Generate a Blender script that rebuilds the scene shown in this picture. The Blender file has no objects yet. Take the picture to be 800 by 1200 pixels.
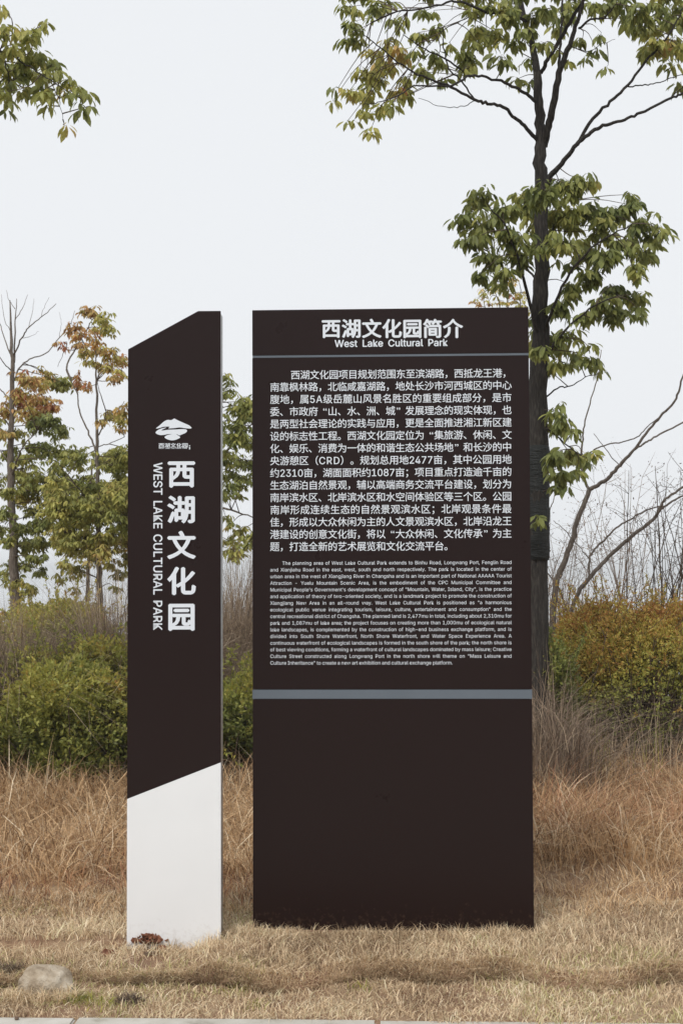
import bpy, math, random
import numpy as np
from mathutils import Vector, Matrix

random.seed(7)
R = np.random.default_rng(11)
S = bpy.context.scene
COL = S.collection

# ------------------------------------------------------------------ camera
F = 1667.0                      # focal length in photo pixels (50 mm on a 36 mm tall frame)
PITCH, ROLL, CAM_H = 0.040, 0.0038, 1.4421
c_, s_ = math.cos(PITCH), math.sin(PITCH)
FWD = Vector((0, c_, s_)); UP0 = Vector((0, -s_, c_)); RT0 = Vector((1, 0, 0))
RT = RT0 * math.cos(ROLL) - UP0 * math.sin(ROLL)
UP = RT0 * math.sin(ROLL) + UP0 * math.cos(ROLL)
CAM = Vector((0, 0, CAM_H))
cd = bpy.data.cameras.new('camera'); cam = bpy.data.objects.new('camera', cd); COL.objects.link(cam)
cd.sensor_fit = 'VERTICAL'; cd.sensor_height = 36.0; cd.sensor_width = 24.0
cd.lens = 36.0 * F / 1200.0
cd.clip_start = 0.05; cd.clip_end = 6000
m = Matrix((RT, UP, -FWD)).transposed().to_4x4(); m.translation = CAM
cam.matrix_world = m
S.camera = cam
cd.dof.use_dof = True; cd.dof.focus_distance = 5.8; cd.dof.aperture_fstop = 16.0

# ------------------------------------------------------------------ world, sun, exposure
SUN_EL, SUN_AZ = math.radians(52), math.radians(205)     # azimuth clockwise from +Y: behind the camera, a little left
W = bpy.data.worlds.new('World'); S.world = W; W.use_nodes = True
nt = W.node_tree; nt.nodes.clear()
sky = nt.nodes.new('ShaderNodeTexSky'); sky.sky_type = 'NISHITA'; sky.sun_disc = False
sky.sun_elevation = SUN_EL; sky.sun_rotation = SUN_AZ; sky.air_density = 1.5; sky.dust_density = 6; sky.ozone_density = 1.0
hs = nt.nodes.new('ShaderNodeHueSaturation'); hs.inputs['Saturation'].default_value = 0.25
mx = nt.nodes.new('ShaderNodeMix'); mx.data_type = 'RGBA'; mx.inputs[0].default_value = 0.93
mx.inputs[7].default_value = (9.0, 9.25, 9.55, 1)       # even cloud layer
bg = nt.nodes.new('ShaderNodeBackground'); bg.inputs['Strength'].default_value = 0.1
ow = nt.nodes.new('ShaderNodeOutputWorld')
nt.links.new(sky.outputs[0], hs.inputs['Color']); nt.links.new(hs.outputs[0], mx.inputs[6])
nt.links.new(mx.outputs[2], bg.inputs['Color']); nt.links.new(bg.outputs[0], ow.inputs[0])
sd = bpy.data.lights.new('sun', 'SUN'); sun = bpy.data.objects.new('sun', sd); COL.objects.link(sun)
sd.energy = 2.2; sd.angle = math.radians(14); sd.color = (1.0, 0.965, 0.91)
sv = Vector((math.sin(SUN_AZ) * math.cos(SUN_EL), math.cos(SUN_AZ) * math.cos(SUN_EL), math.sin(SUN_EL)))
sun.rotation_euler = sv.to_track_quat('Z', 'Y').to_euler(); sun.location = sv * 30
S.view_settings.view_transform = 'Standard'; S.view_settings.look = 'None'
S.view_settings.exposure = 0.0; S.view_settings.gamma = 1.0
S.cycles.max_bounces = 6; S.cycles.diffuse_bounces = 3; S.cycles.transparent_max_bounces = 4
S.cycles.volume_bounces = 1


# ------------------------------------------------------------------ photo geometry -> world
def ray(px, py):
    return FWD + RT * ((px - 400) / F) + UP * ((600 - py) / F)

def P(px, py, D):               # point seen at that place of the photograph, D metres away from the camera plane
    d = ray(px, py); return CAM + d * (D / d.y)

def G(px, py, z=0.0):           # ground point seen there
    d = ray(px, py); return CAM + d * ((z - CAM_H) / d.z)


# ------------------------------------------------------------------ materials
def mat(name, base=(.5, .5, .5), rough=.6, metal=0.0, spec=.5):
    M = bpy.data.materials.new(name); M.use_nodes = True
    b = M.node_tree.nodes['Principled BSDF']
    b.inputs['Base Color'].default_value = (*base, 1); b.inputs['Roughness'].default_value = rough
    b.inputs['Metallic'].default_value = metal; b.inputs['Specular IOR Level'].default_value = spec
    return M, M.node_tree, b

def noise_node(nt, scale, detail=4, rough=.55, stretch=None, coord='Object'):
    tc = nt.nodes.new('ShaderNodeTexCoord'); mp = nt.nodes.new('ShaderNodeMapping')
    if stretch: mp.inputs['Scale'].default_value = stretch
    n = nt.nodes.new('ShaderNodeTexNoise'); n.inputs['Scale'].default_value = scale
    n.inputs['Detail'].default_value = detail; n.inputs['Roughness'].default_value = rough
    nt.links.new(tc.outputs[coord], mp.inputs[0]); nt.links.new(mp.outputs[0], n.inputs['Vector'])
    return n

def ramp_node(nt, src, stops):
    r = nt.nodes.new('ShaderNodeValToRGB'); e = r.color_ramp.elements
    while len(e) < len(stops): e.new(0.5)
    for k, (p, c) in enumerate(stops): e[k].position = p; e[k].color = (*c, 1)
    nt.links.new(src, r.inputs[0]); return r

def bump(nt, b, src, strength, dist=.01):
    bp = nt.nodes.new('ShaderNodeBump'); bp.inputs['Strength'].default_value = strength; bp.inputs['Distance'].default_value = dist
    nt.links.new(src, bp.inputs['Height']); nt.links.new(bp.outputs[0], b.inputs['Normal'])

def noisy(name, stops, scale, rough=.8, bstr=.3, bdist=.01, stretch=None, spec=.3, metal=0, detail=5):
    M, nt, b = mat(name, rough=rough, spec=spec, metal=metal)
    n = noise_node(nt, scale, detail, .6, stretch)
    r = ramp_node(nt, n.outputs[0], stops); nt.links.new(r.outputs[0], b.inputs['Base Color'])
    if bstr: bump(nt, b, n.outputs[0], bstr, bdist)
    return M

def attr_mat(name, stops, rough=.6, trans=.3, spec=.3, vein=0.0):
    """colour chosen by the per-piece attribute 'rnd'; part of the light passes through"""
    M, nt, b = mat(name, rough=rough, spec=spec)
    a = nt.nodes.new('ShaderNodeAttribute'); a.attribute_name = 'rnd'
    r = ramp_node(nt, a.outputs['Fac'], stops)
    out = r.outputs[0]
    if vein:
        n = noise_node(nt, vein, 3); h = nt.nodes.new('ShaderNodeHueSaturation')
        mr = nt.nodes.new('ShaderNodeMapRange'); mr.inputs[3].default_value = .65; mr.inputs[4].default_value = 1.35
        mr.inputs[1].default_value = .3; mr.inputs[2].default_value = .7
        nt.links.new(n.outputs[0], mr.inputs[0]); nt.links.new(mr.outputs[0], h.inputs['Value']); nt.links.new(out, h.inputs['Color'])
        out = h.outputs[0]
    nt.links.new(out, b.inputs['Base Color'])
    if trans:
        t = nt.nodes.new('ShaderNodeBsdfTranslucent'); nt.links.new(out, t.inputs['Color'])
        ms = nt.nodes.new('ShaderNodeMixShader'); ms.inputs[0].default_value = trans
        o = nt.nodes['Material Output']
        nt.links.new(b.outputs[0], ms.inputs[1]); nt.links.new(t.outputs[0], ms.inputs[2]); nt.links.new(ms.outputs[0], o.inputs[0])
    return M

M_leaf = attr_mat('tree_leaf', [(0, (.085, .11, .035)), (.3, (.235, .26, .080)), (.5, (.36, .36, .105)), (.65, (.47, .43, .125)),
                                (.8, (.52, .37, .14)), (.92, (.48, .26, .11)), (1, (.34, .13, .07))], .5, .45, .3, vein=9)
M_shrub = attr_mat('shrub_leaf', [(0, (.045, .058, .022)), (.35, (.155, .18, .048)), (.6, (.35, .355, .085)), (.75, (.46, .40, .09)),
                                  (.88, (.46, .28, .075)), (1, (.38, .17, .06))], .5, .38, .3)
M_lawn = attr_mat('mown_dry_grass', [(0, (.13, .085, .05)), (.2, (.30, .21, .125)), (.45, (.61, .46, .295)), (.75, (.86, .69, .47)),
                                     (.9, (.92, .82, .63)), (.96, (.55, .50, .22)), (1, (.34, .36, .14))], .7, .25, .2)
M_straw = attr_mat('dry_grass', [(0, (.09, .050, .028)), (.2, (.24, .14, .07)), (.45, (.55, .355, .19)), (.75, (.80, .58, .35)),
                                 (.9, (.90, .76, .54)), (1, (.94, .84, .66))], .7, .25, .2)
M_russet = attr_mat('russet_grass', [(0, (.09, .038, .024)), (.25, (.30, .13, .07)), (.5, (.60, .32, .18)), (.8, (.84, .54, .34)), (1, (.88, .70, .50))], .7, .25, .2)
M_brown = attr_mat('brown_stem', [(0, (.08, .058, .046)), (.4, (.23, .17, .125)), (.75, (.40, .31, .22)), (1, (.58, .47, .33))], .8, .15, .2)
M_bark = noisy('bark', [(.25, (.010, .009, .008)), (.5, (.030, .026, .023)), (.75, (.070, .062, .054))], 14, .9, .9, .02, (6, 6, 1))
M_bark_grey = noisy('grey_bark', [(.25, (.06, .048, .04)), (.5, (.14, .115, .095)), (.75, (.24, .21, .18))], 16, .9, .8, .015, (6, 6, 1))
M_twig = noisy('twig_bark', [(.3, (.05, .036, .028)), (.7, (.13, .095, .07))], 20, .85, .3, .005)
M_twig_pale = noisy('pale_twig', [(.3, (.14, .10, .075)), (.7, (.26, .2, .15))], 20, .85, .3, .005)
M_wrap = noisy('black_wrap', [(.3, (.006, .007, .007)), (.7, (.018, .021, .020))], 20, .55, .8, .02, (1, 1, 5))
M_soil = noisy('soil', [(.25, (.09, .055, .035)), (.42, (.22, .13, .08)), (.6, (.30, .215, .135)), (.8, (.42, .33, .21))], 3.5, .95, .8, .03, detail=9)
M_clay = noisy('red_clay', [(.3, (.06, .025, .015)), (.5, (.20, .075, .04)), (.7, (.34, .17, .10))], 30, .95, 1.0, .04, detail=8)
M_clod = noisy('brown_clod', [(.25, (.05, .03, .022)), (.5, (.13, .085, .06)), (.8, (.24, .17, .12))], 30, .95, 1.0, .02, detail=8)
M_stone = noisy('pale_stone', [(.3, (.20, .15, .10)), (.48, (.38, .31, .23)), (.7, (.55, .49, .40))], 14, .95, 1.0, .03, detail=8)
M_conc = noisy('concrete', [(.3, (.26, .24, .20)), (.45, (.42, .40, .35)), (.7, (.52, .50, .46))], 7, .9, .8, .006, detail=10)
M_far = noisy('far_ground', [(.25, (.16, .13, .09)), (.6, (.25, .21, .14))], .3, .95, 0)

def painted(name, base, rough, dirt):
    M, nt, b = mat(name, base, rough, 0, .5)
    n = noise_node(nt, 3.0, 8, .65); n2 = noise_node(nt, 60, 3, .5)
    r = ramp_node(nt, n.outputs[0], [(.3, tuple(v * (1 - dirt) for v in base)), (.7, tuple(min(1, v * (1 + dirt * .35)) for v in base))])
    nt.links.new(r.outputs[0], b.inputs['Base Color'])
    mr = nt.nodes.new('ShaderNodeMapRange'); mr.inputs[3].default_value = rough - .01; mr.inputs[4].default_value = rough + .03
    nt.links.new(n.outputs[0], mr.inputs[0]); nt.links.new(mr.outputs[0], b.inputs['Roughness'])
    bump(nt, b, n2.outputs[0], .05, .001)
    tc = nt.nodes.new('ShaderNodeTexCoord'); sp = nt.nodes.new('ShaderNodeSeparateXYZ'); nt.links.new(tc.outputs['Object'], sp.inputs[0])
    hgt = nt.nodes.new('ShaderNodeMapRange'); hgt.inputs[1].default_value = -.02; hgt.inputs[2].default_value = .22; hgt.inputs[3].default_value = .62; hgt.inputs[4].default_value = .30
    nt.links.new(sp.outputs[2], hgt.inputs[0]); n3 = noise_node(nt, 45, 6, .7)
    ad = nt.nodes.new('ShaderNodeMath'); ad.operation = 'ADD'; nt.links.new(n3.outputs[0], ad.inputs[0]); nt.links.new(hgt.outputs[0], ad.inputs[1])
    th = nt.nodes.new('ShaderNodeMapRange'); th.inputs[1].default_value = 1.06; th.inputs[2].default_value = 1.3; th.inputs[4].default_value = .30; nt.links.new(ad.outputs[0], th.inputs[0])
    mc = nt.nodes.new('ShaderNodeMix'); mc.data_type = 'RGBA'; mc.inputs[7].default_value = (.24, .16, .10, 1)
    nt.links.new(th.outputs[0], mc.inputs[0]); nt.links.new(r.outputs[0], mc.inputs[6]); nt.links.new(mc.outputs[2], b.inputs['Base Color'])
    return M
M_board = painted('dark_brown_paint', (.0145, .0070, .0064), .27, .05)
M_board.node_tree.nodes['Principled BSDF'].inputs['Specular IOR Level'].default_value = .17
M_white = painted('white_paint', (.75, .757, .77), .5, .04)
M_metal = noisy('brushed_metal', [(.3, (.42, .42, .41)), (.7, (.56, .56, .55))], 8, .42, .05, .001, (1, 1, 8), .5, .6)
M_strip = painted('blue_grey_strip', (.105, .125, .15), .42, .1)
M_letter, _n, _b = mat('white_lettering', (.66, .69, .74), .5)


# ------------------------------------------------------------------ mesh helpers
def mesh_np(name, V, faces, rnd=None, M=None, smooth=False):
    """V (n,3); faces: list of int arrays (m,3) / (m,4); rnd per vertex"""
    me = bpy.data.meshes.new(name)
    V = np.asarray(V, dtype=np.float32); me.vertices.add(len(V)); me.vertices.foreach_set('co', V.ravel())
    faces = [np.asarray(f, dtype=np.int32) for f in faces if len(f)]
    loops = np.concatenate([f.ravel() for f in faces]); tot = np.concatenate([np.full(len(f), f.shape[1], dtype=np.int32) for f in faces])
    st = np.concatenate([[0], np.cumsum(tot)[:-1]]).astype(np.int32)
    me.loops.add(len(loops)); me.loops.foreach_set('vertex_index', loops)
    me.polygons.add(len(tot)); me.polygons.foreach_set('loop_start', st)
    if smooth: me.polygons.foreach_set('use_smooth', np.ones(len(tot), dtype=bool))
    if rnd is not None:
        a = me.attributes.new('rnd', 'FLOAT', 'POINT'); a.data.foreach_set('value', np.clip(np.asarray(rnd, dtype=np.float32), 0, 1))
    me.update(calc_edges=True)
    if M: me.materials.append(M)
    return me

def link(name, me, parent=None, **kw):
    o = bpy.data.objects.new(name, me); COL.objects.link(o)
    if parent: o.parent = parent
    for k, v in kw.items(): o[k] = v
    return o

def empty(name, loc, label, cat, group=None):
    o = bpy.data.objects.new(name, None); COL.objects.link(o); o.location = loc
    o.empty_display_size = .2; o['label'] = label; o['category'] = cat
    if group: o['group'] = group
    return o

class Geo:
    """collects tubes etc. in coordinates relative to origin"""
    def __init__(s, origin=(0, 0, 0)): s.V = []; s.Q = []; s.T = []; s.r = []; s.n = 0; s.o = np.array(origin, dtype=float)
    def add(s, V, Q=None, T=None, rnd=.5):
        V = np.asarray(V, dtype=float) - s.o; s.V.append(V)
        if Q is not None and len(Q): s.Q.append(np.asarray(Q) + s.n)
        if T is not None and len(T): s.T.append(np.asarray(T) + s.n)
        s.r.append(np.full(len(V), rnd) if np.isscalar(rnd) else np.asarray(rnd)); s.n += len(V)
    def build(s, name, M, parent=None, smooth=False, **kw):
        if not s.n: return None
        f = []
        if s.Q: f.append(np.concatenate(s.Q))
        if s.T: f.append(np.concatenate(s.T))
        return link(name, mesh_np(name, np.concatenate(s.V), f, np.concatenate(s.r), M, smooth), parent, **kw)

def smooth_path(pts, rad, sub=4, wob=0.0):
    pts = np.asarray([list(p) for p in pts], dtype=float); rad = np.asarray(rad, dtype=float)
    n = len(pts)
    if n < 3: sub = max(sub, 3)
    ext = np.vstack([2 * pts[0] - pts[1], pts, 2 * pts[-1] - pts[-2]])
    out = []; rr = []
    for i in range(n - 1):
        p0, p1, p2, p3 = ext[i], ext[i + 1], ext[i + 2], ext[i + 3]
        for k in range(sub):
            t = k / sub
            out.append(.5 * ((2 * p1) + (-p0 + p2) * t + (2 * p0 - 5 * p1 + 4 * p2 - p3) * t * t + (-p0 + 3 * p1 - 3 * p2 + p3) * t ** 3))
            rr.append(rad[i] * (1 - t) + rad[i + 1] * t)
    out.append(pts[-1]); rr.append(rad[-1]); out = np.array(out); rr = np.array(rr)
    if wob: out[1:-1] += R.normal(0, wob, (len(out) - 2, 3)) * 1.0
    return out, rr

def tube(g, pts, rad, sides=6, sub=4, wob=0.0, rough=0.0, rnd=.5):
    p, r = smooth_path(pts, rad, sub, wob)
    d = np.gradient(p, axis=0); d /= np.linalg.norm(d, axis=1)[:, None] + 1e-9
    ref = np.array([0, 1, .13]); a = np.cross(d, ref); a /= np.linalg.norm(a, axis=1)[:, None] + 1e-9; b = np.cross(d, a)
    th = np.arange(sides) * 2 * math.pi / sides
    rr = r[:, None] * (1 + (R.normal(0, rough, (len(p), sides)) if rough else 0))
    V = p[:, None, :] + (a[:, None, :] * np.cos(th)[None, :, None] + b[:, None, :] * np.sin(th)[None, :, None]) * rr[:, :, None] * np.ones((1, sides, 1))
    n = len(p); idx = np.arange(n * sides).reshape(n, sides)
    Q = np.stack([idx[:-1], np.roll(idx[:-1], -1, 1), np.roll(idx[1:], -1, 1), idx[1:]], -1).reshape(-1, 4)
    V = V.reshape(-1, 3); V = np.vstack([V, p[:1], p[-1:]])
    k = n * sides
    T = [(k, (i + 1) % sides, i) for i in range(sides)] + [(k + 1, idx[-1][i], idx[-1][(i + 1) % sides]) for i in range(sides)]
    g.add(V, Q, T, rnd); return p

# leaf template: x across, y along, z up; folded along the midrib and drooping at the tip
LV = np.array([(0, 0, 0), (-.13, .15, .02), (.13, .15, .02), (-.24, .45, .045), (0, .42, 0), (.24, .45, .045),
               (-.17, .75, .0), (0, .74, -.04), (.17, .75, .0), (0, 1.0, -.13)])
LQ = np.array([(1, 0, 4, 3), (0, 2, 5, 4), (3, 4, 7, 6), (4, 5, 8, 7)])
LT = np.array([(6, 7, 9), (7, 8, 9)])
SV = np.array([(0, 0, 0), (-.22, .5, .05), (.22, .5, .05), (0, 1, -.05)])
SQ = np.array([(0, 2, 3, 1)])

def frames(dirs, roll):
    d = dirs / (np.linalg.norm(dirs, axis=1)[:, None] + 1e-9)
    up = np.tile(np.array([0., 0, 1.]), (len(d), 1)); x = np.cross(d, up); x += 1e-4; x /= np.linalg.norm(x, axis=1)[:, None]
    z = np.cross(x, d)
    c, s = np.cos(roll)[:, None], np.sin(roll)[:, None]
    return x * c + z * s, d, -x * s + z * c

def leaves(g, pos, dirs, L, rnd, roll=None, wid=1.0, small=False):
    n = len(pos)
    if n == 0: return
    roll = R.normal(0, .5, n) if roll is None else roll
    X, Y, Z = frames(dirs, roll); T_, Qs, Ts = (SV, SQ, None) if small else (LV, LQ, LT)
    w = (wid * (1.0 if small else .78) * R.uniform(.8, 1.2, n))[:, None, None]
    V = pos[:, None, :] + (T_[None, :, 0:1] * X[:, None, :] * w + T_[None, :, 1:2] * Y[:, None, :] + T_[None, :, 2:3] * Z[:, None, :]) * L[:, None, None]
    k = len(T_); off = (np.arange(n) * k)[:, None, None]
    g.add(V.reshape(-1, 3), (Qs[None] + off).reshape(-1, 4), None if Ts is None else (Ts[None] + off).reshape(-1, 3), np.repeat(rnd, k))

def blades(g, root, dirs, H, Wd, bend, rnd, seg=3):
    """grass blades: root (n,3), lean dirs (n,3) horizontal, height, width, bend = how far the tip bows over"""
    n = len(root); t = np.linspace(0, 1, seg + 1)
    side = np.stack([-dirs[:, 1], dirs[:, 0], np.zeros(n)], 1); a = R.uniform(0, math.pi, n)
    side = np.stack([np.cos(a), np.sin(a), np.zeros(n)], 1) * .75 + side * .25
    P_ = root[:, None, :] + dirs[:, None, :] * (H * bend)[:, None, None] * (t ** 1.8)[None, :, None]
    P_[:, :, 2] += H[:, None] * (t[None] * (1 - .42 * np.clip(bend, 0, 1.6)[:, None] * t[None] ** 1.6))
    w = Wd[:, None] * (1 - t[None] ** 1.5 * .95) * .5
    Lf = P_ - side[:, None, :] * w[:, :, None]; Rt = P_ + side[:, None, :] * w[:, :, None]
    V = np.concatenate([Lf[:, :-1], Rt[:, :-1], P_[:, -1:]], 1); k = 2 * seg + 1
    off = (np.arange(n) * k)[:, None, None]
    Q = np.array([(i, seg + i, seg + i + 1, i + 1) for i in range(seg - 1)]); T = np.array([(seg - 1, 2 * seg - 1, 2 * seg)])
    g.add(V.reshape(-1, 3), (Q[None] + off).reshape(-1, 4), (T[None] + off).reshape(-1, 3), np.repeat(rnd, k))

def rdir(n):
    a = R.uniform(0, 2 * math.pi, n); return np.stack([np.cos(a), np.sin(a), np.zeros(n)], 1)

def vnoise(x, y, s, seed=0):
    """smooth pseudo noise 0..1"""
    q = np.random.default_rng(seed); v = np.zeros(np.shape(x)); tot = 0
    for k in range(5):
        f = s * 1.9 ** k; a = .6 ** k
        for _ in range(3):
            th = q.uniform(0, 6.28); ph = q.uniform(0, 6.28)
            v = v + a * np.sin((x * math.cos(th) + y * math.sin(th)) * f + ph); tot += a
    return np.clip(.5 + v / tot * 1.3, 0, 1)

def prism(poly, y0, y1, bev=0.0):
    """closed prism from a polygon in x-z (counter-clockwise seen from the front, -y), front at y0"""
    n = len(poly); V = [(x, y0, z) for x, z in poly] + [(x, y1, z) for x, z in poly]
    return V, n
def prism_obj(name, poly, y0, y1, M, parent, bev=0.0, **kw):
    V, n = prism(poly, y0, y1); me = bpy.data.meshes.new(name)
    me.from_pydata(V, [], [list(range(n)), list(range(2 * n - 1, n - 1, -1))] + [[i, i + n, (i + 1) % n + n, (i + 1) % n] for i in range(n)])
    me.materials.append(M); me.update()
    if bev:
        import bmesh
        bm = bmesh.new(); bm.from_mesh(me); bmesh.ops.bevel(bm, geom=list(bm.edges), offset=bev, segments=2, affect='EDGES'); bm.to_mesh(me); bm.free()
    return link(name, me, parent, **kw)


# ------------------------------------------------------------------ ground height
LOW = .055
def gh(x, y):
    x = np.asarray(x, dtype=float); y = np.asarray(y, dtype=float)
    z = (vnoise(x, y, 2.2, 3) - .5) * .05
    edge = 5.19 + .05 * np.sin(x * 5.1) + .04 * np.sin(x * 11.3 + 1)
    step = np.clip((y - edge) / .05, 0, 1); step = step * np.where(y < 5.62, np.clip((x + .62) / .12, .35, 1), 1)
    calm = np.where(y < 6.2, .35, 1.0) * np.clip((y - 4.6) / .2, 0, 1)
    z = z * calm - LOW * (1 - step)
    back = np.clip((y - 15) / 25, 0, 1); z = z - 5.0 * back * back * (3 - 2 * back)     # the bank falls away to the lake flat behind
    return z


# ------------------------------------------------------------------ lettering
_tc = bpy.data.curves.new('type', 'FONT'); _to = bpy.data.objects.new('type', _tc); COL.objects.link(_to); _tc.resolution_u = 3
SPACE = .1878
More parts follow.
